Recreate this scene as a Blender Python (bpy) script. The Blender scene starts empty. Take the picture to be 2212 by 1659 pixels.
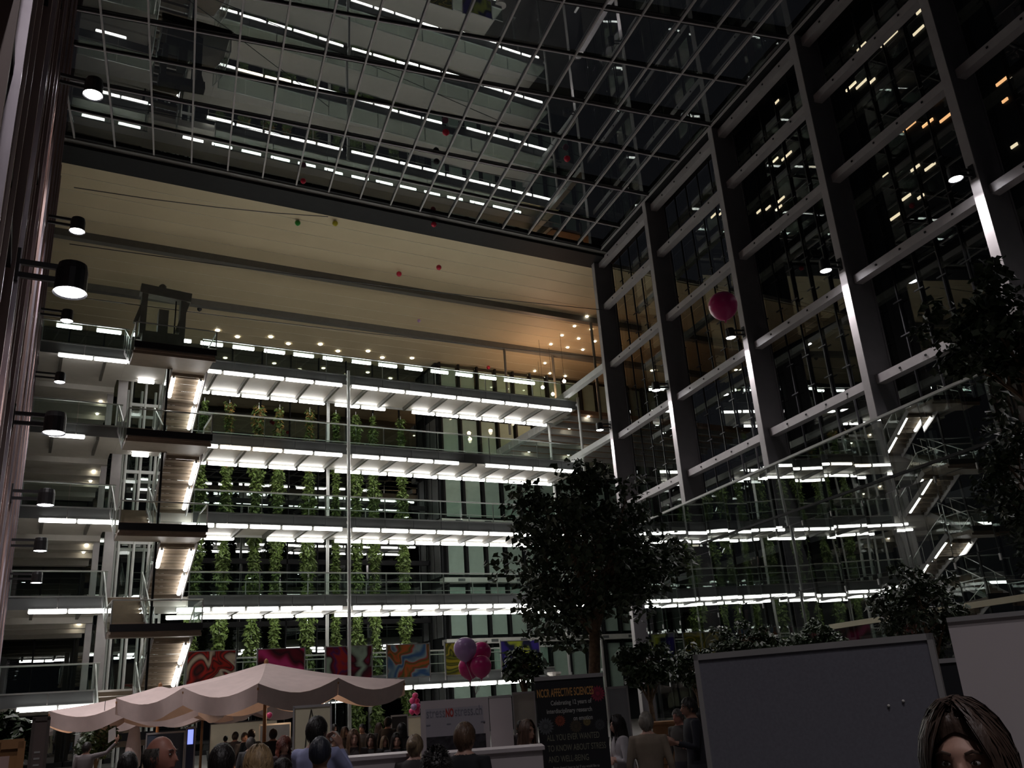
import bpy, bmesh, math, random
from mathutils import Vector, Matrix
random.seed(7)
SC = bpy.context.scene
COL = SC.collection

# ------------------------------------------------------------------ camera
IMG_W, IMG_H, FPX, CAM_H = 2212.0, 1659.0, 1900.0, 1.6
PITCH, ROLL, YAW = math.radians(19.896), math.radians(-4.062), math.radians(-29.562)
cy_, sy_ = math.cos(YAW), math.sin(YAW)
FWD = Vector((-sy_*math.cos(PITCH), cy_*math.cos(PITCH), math.sin(PITCH)))
R0 = Vector((cy_, sy_, 0)); U0 = R0.cross(FWD)
RGT = math.cos(ROLL)*R0 + math.sin(ROLL)*U0
UPV = -math.sin(ROLL)*R0 + math.cos(ROLL)*U0
EYE = Vector((0, 0, CAM_H))
cam_data = bpy.data.cameras.new('camera'); cam_data.sensor_width = 36.0
cam_data.lens = 36.0*FPX/IMG_W; cam_data.clip_end = 400; cam_data.clip_start = 0.05
cam = bpy.data.objects.new('camera', cam_data); COL.objects.link(cam)
m3 = Matrix((RGT, UPV, -FWD)).transposed()
cam.matrix_world = Matrix.Translation(EYE) @ m3.to_4x4()
SC.camera = cam

# ------------------------------------------------------------------ world, exposure
world = bpy.data.worlds.new('night'); SC.world = world; world.use_nodes = True
bg = world.node_tree.nodes['Background']
bg.inputs['Color'].default_value = (0.35, 0.36, 0.45, 1); bg.inputs['Strength'].default_value = 0.02
SC.view_settings.view_transform = 'Standard'; SC.view_settings.look = 'None'
SC.view_settings.gamma = 1.0; SC.view_settings.use_curve_mapping = False
SC.view_settings.exposure = 0.0
TUBE_E = 13.0         # fluorescent tubes
LAMP_E = 40.0         # round downlights
LAMP_W = 1100.0        # their beams

# ------------------------------------------------------------------ helpers
def ray(px, py):
    return RGT*((px-IMG_W/2)/FPX) - UPV*((py-IMG_H/2)/FPX) + FWD
def at_y(px, py, y):
    d = ray(px, py); return EYE + d*(y/d.y)
def at_z(px, py, z):
    d = ray(px, py); return EYE + d*((z-CAM_H)/d.z)
def at_d(px, py, dist):
    d = ray(px, py).normalized(); return EYE + d*dist

P0 = Vector((26.69, 36.70, 0)); FD = Vector((-0.1516, -0.9884, 0)); FN = Vector((FD.y, -FD.x, 0))
def fac(s, off, z):
    """point in the frame of the right-hand facade: s along it towards the camera, off into the hall"""
    p = P0 + FD*s + FN*off; return Vector((p.x, p.y, z))

class MB:
    def __init__(self): self.v = []; self.f = []; self.m = []; self.cur = 0; self.smooth = False
    def add(self, vs, fs):
        b = len(self.v); self.v.extend([Vector(x) for x in vs])
        self.f.extend([tuple(b+i for i in f) for f in fs]); self.m.extend([self.cur]*len(fs)); return self
    def box(self, x0, x1, y0, y1, z0, z1):
        return self.hexa([(x0,y0,z0),(x1,y0,z0),(x1,y1,z0),(x0,y1,z0),(x0,y0,z1),(x1,y0,z1),(x1,y1,z1),(x0,y1,z1)])
    def hexa(self, p):
        return self.add(p, [(0,3,2,1),(4,5,6,7),(0,1,5,4),(1,2,6,5),(2,3,7,6),(3,0,4,7)])
    def fbox(self, s0, s1, o0, o1, z0, z1):
        return self.hexa([fac(s0,o0,z0),fac(s1,o0,z0),fac(s1,o1,z0),fac(s0,o1,z0),fac(s0,o0,z1),fac(s1,o0,z1),fac(s1,o1,z1),fac(s0,o1,z1)])
    def bar(self, a, b, w, h, up=(0,0,1)):
        a = Vector(a); b = Vector(b); d = (b-a).normalized(); up = Vector(up)
        if abs(d.dot(up)) > .98: up = Vector((1,0,0))
        s = d.cross(up).normalized()*w/2; u = s.cross(d).normalized()*h/2
        return self.hexa([a-s-u, b-s-u, b+s-u, a+s-u, a-s+u, b-s+u, b+s+u, a+s+u])
    def tube(self, pts, rad, n=8, cap=True, sx=1.0):
        pts = [Vector(p) for p in pts]
        if not hasattr(rad, '__len__'): rad = [rad]*len(pts)
        b = len(self.v); prev = None; fs = []
        for i, p in enumerate(pts):
            d = (pts[min(i+1, len(pts)-1)] - pts[max(i-1, 0)])
            d = d.normalized() if d.length > 1e-9 else Vector((0,0,1))
            if prev is None:
                ref = Vector((1,0,0)) if abs(d.x) < .9 else Vector((0,1,0)); u = d.cross(ref).normalized()
            else:
                u = (prev - d*prev.dot(d)); u = u.normalized() if u.length > 1e-6 else d.orthogonal().normalized()
            prev = u; w = d.cross(u)
            for k in range(n):
                a = 2*math.pi*k/n; self.v.append(p + (u*math.cos(a)*sx + w*math.sin(a))*rad[i])
        for i in range(len(pts)-1):
            for k in range(n):
                k2 = (k+1) % n; fs.append((b+i*n+k, b+i*n+k2, b+(i+1)*n+k2, b+(i+1)*n+k))
        if cap:
            fs.append(tuple(b+k for k in range(n-1, -1, -1))); e = b+(len(pts)-1)*n; fs.append(tuple(e+k for k in range(n)))
        self.f.extend(fs); self.m.extend([self.cur]*len(fs)); return self
    def lathe(self, c, prof, n=16):
        c = Vector(c); b = len(self.v); fs = []
        for r, z in prof:
            for k in range(n):
                a = 2*math.pi*k/n; self.v.append(c + Vector((r*math.cos(a), r*math.sin(a), z)))
        for i in range(len(prof)-1):
            for k in range(n):
                k2 = (k+1) % n; fs.append((b+i*n+k, b+i*n+k2, b+(i+1)*n+k2, b+(i+1)*n+k))
        if prof[0][0] > 1e-4: fs.append(tuple(b+k for k in range(n-1,-1,-1)))
        if prof[-1][0] > 1e-4: fs.append(tuple(b+(len(prof)-1)*n+k for k in range(n)))
        self.f.extend(fs); self.m.extend([self.cur]*len(fs)); return self
    def ellip(self, c, rx, ry, rz, nu=12, nv=8):
        c = Vector(c); b = len(self.v); fs = []
        self.v.append(c+Vector((0,0,-rz)))
        for i in range(1, nv):
            t = -math.pi/2 + math.pi*i/nv
            for k in range(nu):
                a = 2*math.pi*k/nu; self.v.append(c+Vector((rx*math.cos(t)*math.cos(a), ry*math.cos(t)*math.sin(a), rz*math.sin(t))))
        self.v.append(c+Vector((0,0,rz))); top = len(self.v)-1
        for k in range(nu):
            k2 = (k+1) % nu; fs.append((b, b+1+k2, b+1+k)); fs.append((top, top-nu+k, top-nu+k2))
        for i in range(nv-2):
            for k in range(nu):
                k2 = (k+1) % nu; q = b+1+i*nu; fs.append((q+k, q+k2, q+nu+k2, q+nu+k))
        self.f.extend(fs); self.m.extend([self.cur]*len(fs)); return self
    def mesh(self, name, mats, origin=Vector((0,0,0)), smooth=False):
        me = bpy.data.meshes.new(name); me.from_pydata([tuple(v-origin) for v in self.v], [], self.f)
        for m in (mats if isinstance(mats, (list, tuple)) else [mats]): me.materials.append(m)
        if any(self.m): me.polygons.foreach_set('material_index', self.m)
        if smooth: me.polygons.foreach_set('use_smooth', [True]*len(self.f))
        me.update(); return me
    def build(self, name, mats, parent=None, smooth=False):
        o = bpy.data.objects.new(name, self.mesh(name, mats, wloc(parent), smooth)); COL.objects.link(o)
        if parent is not None: o.parent = parent
        return o

def wloc(o):
    p = Vector((0,0,0))
    while o is not None: p = p + o.location; o = o.parent
    return p
def tag(o, label, cat, group=None):
    o['label'] = label; o['category'] = cat
    if group: o['group'] = group
    return o
def thing(name, loc, label, cat, group=None):
    o = bpy.data.objects.new(name, None); COL.objects.link(o); o.location = Vector(loc); o.empty_display_size = .2
    return tag(o, label, cat, group)
def struct(o): o['kind'] = 'structure'; return o
def stuff(o): o['kind'] = 'stuff'; return o
def inst(name, mesh, loc, parent=None, rot=None):
    o = bpy.data.objects.new(name, mesh); COL.objects.link(o)
    if parent is not None: o.parent = parent; o.location = Vector(loc) - wloc(parent)
    else: o.location = loc
    if rot is not None: o.rotation_euler = rot
    return o
ORD = ['first','second','third','fourth','fifth','sixth','seventh','eighth','ninth','tenth','eleventh','twelfth','thirteenth','fourteenth','fifteenth','sixteenth','seventeenth','eighteenth','nineteenth','twentieth']

# ------------------------------------------------------------------ materials
def mat(name, rgb, rough=.6, metal=0., var=.12, scale=3., spec=.5, bump=0., stretch=None):
    m = bpy.data.materials.new(name); m.use_nodes = True; nt = m.node_tree; b = nt.nodes['Principled BSDF']
    b.inputs['Roughness'].default_value = rough; b.inputs['Metallic'].default_value = metal
    b.inputs['Specular IOR Level'].default_value = spec
    tc = nt.nodes.new('ShaderNodeTexCoord'); n = nt.nodes.new('ShaderNodeTexNoise'); n.inputs['Scale'].default_value = scale
    n.inputs['Detail'].default_value = 4
    if stretch:
        mp = nt.nodes.new('ShaderNodeMapping'); mp.inputs['Scale'].default_value = stretch
        nt.links.new(tc.outputs['Object'], mp.inputs['Vector']); nt.links.new(mp.outputs['Vector'], n.inputs['Vector'])
    else: nt.links.new(tc.outputs['Object'], n.inputs['Vector'])
    r = nt.nodes.new('ShaderNodeValToRGB'); e = r.color_ramp.elements
    e[0].position = .3; e[1].position = .7
    e[0].color = tuple(c*(1-var) for c in rgb)+(1,); e[1].color = tuple(min(1, c*(1+var)) for c in rgb)+(1,)
    nt.links.new(n.outputs['Fac'], r.inputs['Fac']); nt.links.new(r.outputs['Color'], b.inputs['Base Color'])
    if bump:
        bp = nt.nodes.new('ShaderNodeBump'); bp.inputs['Strength'].default_value = bump; bp.inputs['Distance'].default_value = .02
        nt.links.new(n.outputs['Fac'], bp.inputs['Height']); nt.links.new(bp.outputs['Normal'], b.inputs['Normal'])
    return m
def emit(name, rgb, s):
    m = bpy.data.materials.new(name); m.use_nodes = True; nt = m.node_tree; b = nt.nodes['Principled BSDF']
    b.inputs['Base Color'].default_value = (.8,.8,.8,1)
    b.inputs['Emission Color'].default_value = tuple(rgb)+(1,); b.inputs['Emission Strength'].default_value = s
    return m
def glass(name, tint, f0, wave=0., wscale=.6):
    m = bpy.data.materials.new(name); m.use_nodes = True; nt = m.node_tree; nt.nodes.clear()
    out = nt.nodes.new('ShaderNodeOutputMaterial'); mix = nt.nodes.new('ShaderNodeMixShader')
    tr = nt.nodes.new('ShaderNodeBsdfTransparent'); tr.inputs['Color'].default_value = tuple(tint)+(1,)
    gl = nt.nodes.new('ShaderNodeBsdfGlossy'); gl.inputs['Roughness'].default_value = 0.0; gl.inputs['Color'].default_value = (.92,.97,.94,1)
    lw = nt.nodes.new('ShaderNodeLayerWeight'); lw.inputs['Blend'].default_value = .5
    pw = nt.nodes.new('ShaderNodeMath'); pw.operation = 'POWER'; pw.inputs[1].default_value = 5
    mu = nt.nodes.new('ShaderNodeMath'); mu.operation = 'MULTIPLY_ADD'; mu.inputs[1].default_value = 1-f0; mu.inputs[2].default_value = f0
    nt.links.new(lw.outputs['Facing'], pw.inputs[0]); nt.links.new(pw.outputs[0], mu.inputs[0]); nt.links.new(mu.outputs[0], mix.inputs['Fac'])
    if wave:
        g = nt.nodes.new('ShaderNodeNewGeometry'); n = nt.nodes.new('ShaderNodeTexNoise'); n.inputs['Scale'].default_value = wscale; n.inputs['Detail'].default_value = 0
        bp = nt.nodes.new('ShaderNodeBump'); bp.inputs['Strength'].default_value = 1; bp.inputs['Distance'].default_value = wave
        nt.links.new(g.outputs['Position'], n.inputs['Vector']); nt.links.new(n.outputs['Fac'], bp.inputs['Height']); nt.links.new(bp.outputs['Normal'], gl.inputs['Normal'])
    nt.links.new(tr.outputs[0], mix.inputs[1]); nt.links.new(gl.outputs[0], mix.inputs[2]); nt.links.new(mix.outputs[0], out.inputs['Surface'])
    return m
K = dict(
 floor=mat('floor_stone', (.16,.15,.14), .35, scale=1.2),
 soffit=mat('soffit_cream', (.55,.465,.30), .55, var=.04, scale=.6),
 seam=mat('soffit_seam', (.62,.56,.43), .6),
 dark=mat('dark_steel', (.016,.016,.017), .6, var=.1, spec=.15),
 beam=mat('beam_grey', (.14,.135,.12), .5, var=.08),
 grey=mat('grey_steel', (.36,.34,.34), .4, var=.06),
 colm=mat('column_paint', (.16,.155,.16), .38, var=.06),
 light=mat('pale_steel', (.55,.56,.54), .4, var=.05),
 fascia=mat('fascia_grey', (.13,.138,.134), .4, var=.06),
 white=mat('white_paint', (.60,.57,.52), .6, var=.04),
 chrome=mat('rail_steel', (.55,.58,.55), .3, metal=.8, var=.05),
 fin=mat('fin_metal', (.42,.38,.42), .30, metal=.75, var=.15, scale=2),
 brown=mat('brown_blind', (.25,.17,.15), .45, var=.35, scale=1.4, stretch=(1,1,.25)),
 wood=mat('timber', (.34,.17,.07), .55, var=.25, scale=4, stretch=(1,1,.2)),
 timber_ceiling=mat('timber_ceiling', (.38,.22,.13), .6, var=.15, scale=2),
 tread=mat('stair_tread', (.22,.17,.12), .5, var=.1),
 blind=mat('pale_green_blind', (.50,.60,.53), .7, var=.05),
 band=mat('white_band', (.60,.60,.55), .6, var=.04),
 canvas=mat('parasol_canvas', (.66,.53,.49), .8, var=.05, scale=5),
 cream=mat('cream_panel', (.62,.58,.42), .7, var=.03),
 bluepin=mat('blue_pinboard', (.15,.15,.18), .9, var=.08, scale=60),
 alu=mat('aluminium_frame', (.45,.44,.44), .35, metal=.4, var=.05),
 whiteboard=mat('white_board', (.52,.47,.48), .6, var=.03),
 bark=mat('bark', (.13,.085,.05), .9, var=.35, scale=12, bump=.5),
 leaf=mat('fig_leaf', (.030,.052,.020), .45, var=.4, scale=5),
 vine=mat('vine_leaf', (.075,.115,.022), .6, var=.35, scale=3),
 vine2=mat('vine_leaf_turning', (.22,.12,.03), .6, var=.3, scale=3),
 black=mat('black_plastic', (.02,.02,.022), .4),
 paper=mat('paper', (.6,.58,.55), .8, var=.03),
 tube=emit('tube_glow', (1,.985,.96), TUBE_E),
 tubew=emit('tube_glow_warm', (1,.86,.70), TUBE_E),
 lamp=emit('lamp_glow', (1,.96,1.0), LAMP_E),
 spot=emit('spot_glow', (1,.90,.70), 14),
 roofglass=glass('roof_glass', (.55,.58,.56), .17, .0016, .5),
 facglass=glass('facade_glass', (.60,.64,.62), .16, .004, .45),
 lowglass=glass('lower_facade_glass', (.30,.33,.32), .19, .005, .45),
 backglass=glass('office_glass', (.10,.12,.12), .16),
 rail_glass=glass('balustrade_glass', (.86,.93,.90), .04),
 office=mat('office_dark', (.012,.014,.016), .7),
)
# ================================================================== SETTING
RZ = 25.1                      # height of roof glass and soffit
struct(MB().box(-14, 60, -14, 75, -.3, 0).build('floor', K['floor']))

# ---- soffit of the far half: long cream panels with pale joints
ceil = struct(MB().box(-1.2, 48, 37.1, 56.3, RZ+.06, RZ+.3).build('ceiling', K['seam']))
NP = 15; PW = (56.2-37.2)/NP
pm = MB().box(-24.3, 24.3, -PW/2+.02, PW/2-.02, 0, .07).mesh('soffit_panel', K['soffit'])
sjm = MB().box(-24.3, 24.3, -.02, .02, -.012, .07).mesh('joint_strip', K['seam'])
for i in range(1, NP): inst('joint_strip', sjm, (23.5, 37.2+PW*i, RZ), ceil)
for i in range(NP): inst('soffit_panel', pm, (23.5, 37.2+PW*(i+.5), RZ), ceil)
for i, yb in enumerate((43.7, 49.5)):
    struct(MB().box(-1.0, 47, yb-.2, yb+.2, RZ-.38, RZ-.002).build('trim_%d' % (i+1), K['beam']))
# dark edge girder between glass roof and soffit
struct(MB().box(-1.0, 27.5, 35.75, 37.15, RZ-.25, RZ+.9).build('trim_3', K['dark']))
struct(MB().box(-1.0, 26.9, 35.45, 35.75, RZ-.1, RZ+.15).build('trim_4', K['beam']))

# ---- glass roof: purlins fan slightly, rafters run with the right-hand facade
roof = struct(MB().box(-1.0, 26.5, 35.3, 35.44, RZ-.06, RZ+.1).build('trim_5', K['dark']))
roof.name = 'ceiling_glass'
YL = [35.4, 33.5, 31.6, 29.5, 27.6, 25.6, 23.6, 21.6, 19.6, 17.6, 15.6]
YR = [35.4, 33.1, 30.2, 27.3, 24.7, 22.0, 19.3, 16.6, 13.9, 11.2, 8.5]
def roof_pt(i, j):
    """i: purlin, j: rafter number from the left"""
    xb = -.12 + 1.56*j
    # line of rafter: X = xb - .15*(35.4-Y); line of purlin: Y = YL + (YR-YL)*X/20
    k = (YR[i]-YL[i])/20
    X = (xb - .15*(35.4-YL[i]))/(1-.15*k) if True else 0
    return Vector((X, YL[i]+k*X, RZ))
NJ = 17
for i in range(1, len(YL)):
    a = roof_pt(i, -1); b = roof_pt(i, NJ)
    if i % 2 == 0: MB().bar(a+Vector((0,0,.22)), b+Vector((0,0,.22)), .30, .42).build('purlin', K['dark'], roof)
    else: MB().bar(a+Vector((0,0,.10)), b+Vector((0,0,.10)), .10, .18).build('purlin', K['dark'], roof)
    MB().bar(a+Vector((0,0,-.03)), b+Vector((0,0,-.03)), .05, .05).build('purlin_rail', K['grey'], roof)
for j in range(-1, NJ+1):
    MB().bar(roof_pt(0, j)+Vector((0,0,-.04)), roof_pt(len(YL)-1, j)+Vector((0,0,-.04)), .065, .09).build('rafter', K['grey'], roof)
for i in range(len(YL)-1):
    for j in range(-1, NJ):
        q = [roof_pt(i, j), roof_pt(i, j+1), roof_pt(i+1, j+1), roof_pt(i+1, j)]
        t = Vector((random.gauss(0,.0014), random.gauss(0,.0014), 0)); cq = sum(q, Vector())/4
        q = [p + Vector((0,0,(p-cq).dot(t)+.03)) for p in q]
        MB().add(q, [(0,1,2,3)]).build('roof_pane', K['roofglass'], roof)

# ---- left wall: brown blinds behind upright metal fins, seen almost edge-on
WX = -.62
wl = struct(MB().box(WX-.6, WX-.12, -10, 39.6, 0, RZ).build('wall_left', K['black']))
bm_ = MB().box(0, .05, -.36, .36, -1.2, 1.2).mesh('blind_panel', K['brown'])
for i in range(38):
    y = 5.2 + .9*i
    for k in range(10): inst('blind_panel', bm_, (WX-.12+random.uniform(-.02,.02), y+.45, 1.3+2.5*k), wl)
fm = MB().box(0, .26, -.022, .022, 0, RZ-.1).mesh('fin', K['fin'])
fm2 = MB().box(0, .16, -.05, .05, 0, RZ-.1).mesh('fin_wide', K['fin'])
fmb = MB().box(0, .24, -.03, .03, 0, RZ-.1).mesh('fin_brown', K['brown'])
for i in range(39): inst('fin', (fm2, fmb, fm, fmb, fmb)[i % 5], (WX-.1, 5.2+.9*i, .0), wl)
for k in range(7): MB().box(WX-.1, WX+.10, 5, 39.5, 2.95+3.8*k-.06, 2.95+3.8*k+.06).build('floor_band', K['dark'], wl)
struct(MB().box(WX-.6, WX+.14, 39.45, 39.75, 0, RZ).build('trim_6', K['colm']))

# ---- right-hand facade: deep fin columns, beams, glazing behind; lower glazing in front
wr = struct(MB().fbox(-.4, 40, -1.35, .05, RZ-.05, RZ+.45).build('wall_right', K['dark']))
COLS = [0, 6.3, 12.65, 18.62, 24.42, 30.6, 36.8]
cmesh = None
for i, s in enumerate(COLS):
    c = MB().fbox(s-.13, s+.13, -1.0, 0, 0, RZ-.02).build('column', K['colm'], wr)
    MB().fbox(s-.16, s+.16, -.002, .03, 0, RZ-.02).build('column_flange', K['grey'], wr)
    MB().fbox(s-.17, s+.17, -1.06, -1.0, 0, RZ-.02).build('column_flange', K['colm'], wr)
BEAMZ = [24.75, 22.1, 18.62, 14.55, 10.85]
for z in BEAMZ:
    for i in range(len(COLS)-1):
        s0, s1 = COLS[i]+.14, COLS[i+1]-.14
        h = .30 if z != 24.75 else .36
        MB().fbox(s0, s1, -.62, -.28, z-h/2, z+h/2).build('cross_beam', K['grey'], wr)
        for q in (.2, .4, .6, .8):
            s = s0+(s1-s0)*q; MB().fbox(s-.03, s+.03, -.28, -.25, z-.03, z+.03).build('bolt_head', K['dark'], wr)
    # the outer leaf of the frame behind the glass
    MB().fbox(0, 36.8, -2.6, -2.35, z-.14, z+.14).build('outer_beam', K['beam'], wr)
GO = -1.25                    # glass plane
NB = 6
zr = [0, 2.95, 6.75, 10.85, 14.55, 18.62, 22.1, 24.9]
for i in range(len(COLS)-1):
    for q in range(NB):
        sa = COLS[i]+(COLS[i+1]-COLS[i])*q/NB; sb = COLS[i]+(COLS[i+1]-COLS[i])*(q+1)/NB
        MB().fbox(sa-.022, sa+.022, GO+.03, GO+.10, 9.3, RZ-.1).build('mullion', K['black'], wr)
        for z in (12.2, 13.4, 15.8, 17.1, 19.8, 20.9, 23.4):
            MB().fbox(sa-.2, sa+.2, GO+.10, GO+.14, z-.022, z+.022).build('glass_clip', K['black'], wr)
        for k in range(2, 7):
            z0, z1 = max(zr[k], 9.3), zr[k+1]; cz = (z0+z1)/2; cs = (sa+sb)/2
            ts, tz = random.gauss(0,.0035), random.gauss(0,.0022)
            q4 = [fac(s, GO+(s-cs)*ts+(z-cz)*tz, z) for s, z in ((sa+.012,z0+.012),(sb-.012,z0+.012),(sb-.012,z1-.012),(sa+.012,z1-.012))]
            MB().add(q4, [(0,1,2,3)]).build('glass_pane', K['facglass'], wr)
# lower glazing stands in front of the columns
LO = .45
wl2 = struct(MB().fbox(2.2, 36, LO-.06, LO+.06, 9.28, 9.36).build('wall_right_lower', K['light']))
for i in range(22):
    sa = 2.3+1.55*i; sb = sa+1.55
    MB().fbox(sa-.035, sa+.035, LO-.14, LO-.03, 0, 9.28).build('mullion', K['black'], wl2)
    for z in (1.9, 4.4, 6.9): 
        MB().fbox(sa-.02, sa+.02, LO, LO+.03, z-.09, z+.09).build('glass_clip', K['light'], wl2)
    for k in range(4):
        z0, z1 = 9.28*k/4, 9.28*(k+1)/4; cz = (z0+z1)/2; cs = (sa+sb)/2
        ts, tz = random.gauss(0,.0035), random.gauss(0,.0018)
        q4 = [fac(s, LO+(s-cs)*ts+(z-cz)*tz, z) for s, z in ((sa+.01,z0+.01),(sb-.01,z0+.01),(sb-.01,z1-.01),(sa+.01,z1-.01))]
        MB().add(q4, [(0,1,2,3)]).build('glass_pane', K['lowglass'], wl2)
MB().fbox(8, 36, LO+.01, LO+.05, 7.36, 7.44).build('dark_rail', K['dark'], wl2)
MB().fbox(15.2, 36, LO-.05, LO+.10, 3.20, 3.36).build('pale_ledge', K['cream'], wl2)
# dim floors behind the glazing
for z in (2.95, 6.75): MB().fbox(2, 36, -5.5, -.9, z-.3, z).build('inner_floor', K['fascia'], wl2)
for i in range(12):
    MB().fbox(4+2.9*i, 4.2+2.9*i, -2.4, -2.2, 0, 9.2).build('inner_post', K['fascia'], wl2)
struct(MB().fbox(-2, 40, -9, -8.8, 0, 10.4).build('wall_far_right', K['office']))

# ---- back wall: dark office glazing far behind the walkways
wb = struct(MB().box(-1.2, 24.4, 58.2, 58.5, 0, RZ).build('wall_back', K['office']))
LV = [17.83-3.8*k for k in range(5)]            # tube height of each walkway, top to bottom
for k in range(7):
    z0 = LV[4]-3.8+.62+3.8*k; z1 = z0+3.8
    z0 = max(0, z0); z1 = min(RZ-.02, z1)
    for i in range(13):
        xa = -1.1+1.95*i
        MB().add([(xa,56,z0+.25),(xa+1.9,56,z0+.25),(xa+1.9,56+random.gauss(0,.004),z1-.05),(xa,56+random.gauss(0,.004),z1-.05)], [(0,1,2,3)]).build('office_pane', K['backglass'], wb)
    MB().box(-1.1, 24.3, 55.9, 56.15, z0-.05, z0+.25).build('transom', K['dark'], wb)
for i in range(14): MB().box(-1.13+1.95*i, -1.07+1.95*i, 55.9, 56.1, 0, RZ-.02).build('mullion', K['dark'], wb)
# projecting box with pale blinds behind its panes
bx = struct(MB().box(24.42, 46, 54.2, 58, 0, RZ-.03).build('wall_back_box', K['office']))
BZ = [22.9, 19.0, 15.05, 11.1, 7.1, 3.2]
blm = MB().box(-.57, .57, 0, .03, -1.55, 1.55).mesh('blind', K['blind'])
gm = MB().add([(-.68,0,-1.7),(.68,0,-1.7),(.68,0,1.7),(-.68,0,1.7)], [(0,1,2,3)]).mesh('box_pane', glass('box_glass', (.85,.9,.87), .07))
for k in range(7):
    zc = 24.9-1.75-3.92*k if k == 0 else 25.1-3.92*k-1.9
    zc = 23.2-3.92*k
    if zc < 1: continue
    for i in range(13):
        xc = 25.35+1.5*i
        inst('blind', blm, (xc, 53.95, zc), bx); inst('box_pane', gm, (xc, 53.8, zc), bx)
        MB().box(xc-.82, xc-.68, 53.7, 54.15, zc-1.78, zc+1.78).build('mullion', K['dark'], bx)
    for i in range(3):     # side of the box
        MB().box(24.36, 24.40, 54.4+1.1*i, 55.3+1.1*i, zc-1.6, zc+1.6).build('side_pane', K['fascia'], bx)
    if k > 0: 
        MB().box(24.2, 45, 53.45, 54.2, zc+1.78, zc+2.12).build('band', K['band'], bx)
        for i in range(10): MB().box(25.2+2.2*i, 25.7+2.2*i, 53.42, 53.45, zc+1.86, zc+2.04).build('grille', K['fascia'], bx)

# ---- timber ceiling with grey ribs in the corner beyond the walkways
tc_ = struct(MB().box(28.9, 44, 44, 53.3, 18.45, 18.7).build('ceiling_timber', K['timber_ceiling']))
for i in range(7): MB().bar((28.6, 44.6+1.4*i, 18.3), (44, 44.6+1.4*i, 18.3), .22, .34).build('rib', K['light'], tc_)
MB().bar((28.8, 43.9, 18.4), (28.8, 53.4, 18.4), .3, .5).build('rib', K['light'], tc_)
# inclined pale beam that carries on the facade line behind the corner column
struct(MB().bar(fac(-.2, -.3, 18.75), fac(-8.6, .2, 18.75), .34, .34).build('trim_7', K['light']))
struct(MB().bar(fac(-.2, -.3, 14.75), fac(-8.6, .2, 14.75), .30, .30).build('trim_8', K['light']))
# slim posts hanging from the soffit beams at the right
for i, (x, y, z0) in enumerate(((31.0, 43.6, 18.0), (31.5, 49.4, 18.7), (27.6, 49.4, 18.5))):
    struct(MB().tube([(x,y,z0),(x,y,RZ-.3)], .09, 8).build('trim_%d' % (9+i), K['beam']))
# ================================================================== WALKWAYS, TUBES, STAIRS
LNAME = ['uppermost walkway', 'second walkway from the top', 'third walkway from the top', 'fourth walkway from the top', 'lowest walkway']
XA, XB = 6.5, 28.4
SLAB = .62
fpm = MB().box(-.755, .755, -.05, 0, -.27, .27).mesh('fascia_panel', K['fascia'])
ribm = MB().box(-.06, .06, -1.3, 1.3, -.2, 0).mesh('rib', K['beam'])
gpm = MB().box(-.75, .75, -.008, .008, -.5, .5).mesh('glass_panel', K['rail_glass'])
pom = MB().box(-.02, .02, -.03, .03, -.55, .55).mesh('rail_post', K['chrome'])
WALK = []
def walkway(k, x0, x1, y0, y1, label, left=False):
    zt = LV[k]; top = zt+SLAB
    t = thing('walkway', ((x0+x1)/2, (y0+y1)/2, top), label, 'walkway', 'stacked steel walkways')
    MB().box(x0, x1, y0+.08, y1-.08, zt+.18, top).build('slab', K['white'], t)
    n = max(1, int(round((x1-x0)/1.53))); p = (x1-x0)/n
    for i in range(n):
        o = inst('fascia_panel', fpm, (x0+p*(i+.5), y0+.06, zt+.36), t); o.scale = (p/1.53, 1, 1)
        inst('rib', ribm, (x0+p*(i+.5), (y0+y1)/2, zt+.18), t).scale = (1, (y1-y0-.4)/2.6, 1)
        g = inst('glass_panel', gpm, (x0+p*(i+.5), y0+.04, top+.52), t); g.scale = (p/1.53, 1, 1)
        if i % 2 == 0: inst('rail_post', pom, (x0+p*i+.03, y0+.07, top+.5), t)
    MB().tube([(x0,y0+.03,top+1.06),(x1,y0+.03,top+1.06)], .035, 6).build('handrail', K['chrome'], t)
    MB().box(x0, x1, y0-.02, y0+.06, top-.03, top+.03).build('edge_rail', K['chrome'], t)
    if not left:
        MB().tube([(x0,y1-.03,top+1.06),(x1,y1-.03,top+1.06)], .03, 6).build('handrail', K['chrome'], t)
        MB().tube([(x0,y1-.03,top+.6),(x1,y1-.03,top+.6)], .02, 6).build('rear_rail', K['chrome'], t)
        for i in range(0, n+1, 2): inst('rail_post', pom, (x0+p*i+.03, y1-.05, top+.5), t)
        MB().box(x0, x1, y1-.06, y1, zt+.08, top).build('rear_fascia', K['light'], t)
    WALK.append(t); return t
NL = ['long uppermost walkway with round ceiling spots above it', 'long walkway second from the top, right of the stairs', 'long walkway third from the top, right of the stairs',
      'long walkway fourth from the top, above the hanging paintings', 'lowest long walkway, carrying the row of colourful paintings']
NLL = ['uppermost short landing between fin wall and stairs', 'second short landing from the top beside the fin wall', 'third short landing from the top beside the fin wall',
       'fourth short landing from the top beside the fin wall', 'lowest short landing between fin wall and stairs']
for k in range(5):
    walkway(k, XA, 28.3 if k < 4 else 25.2, 42.0, 45.1, NL[k])
    lw = walkway(k, -.5, 3.15, 42.0, 45.1, NLL[k], True)
    MB().box(3.16, 6.49, 42.3, 45.1, LV[k]+.2, LV[k]+SLAB).build('link_slab', K['white'], lw)

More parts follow.
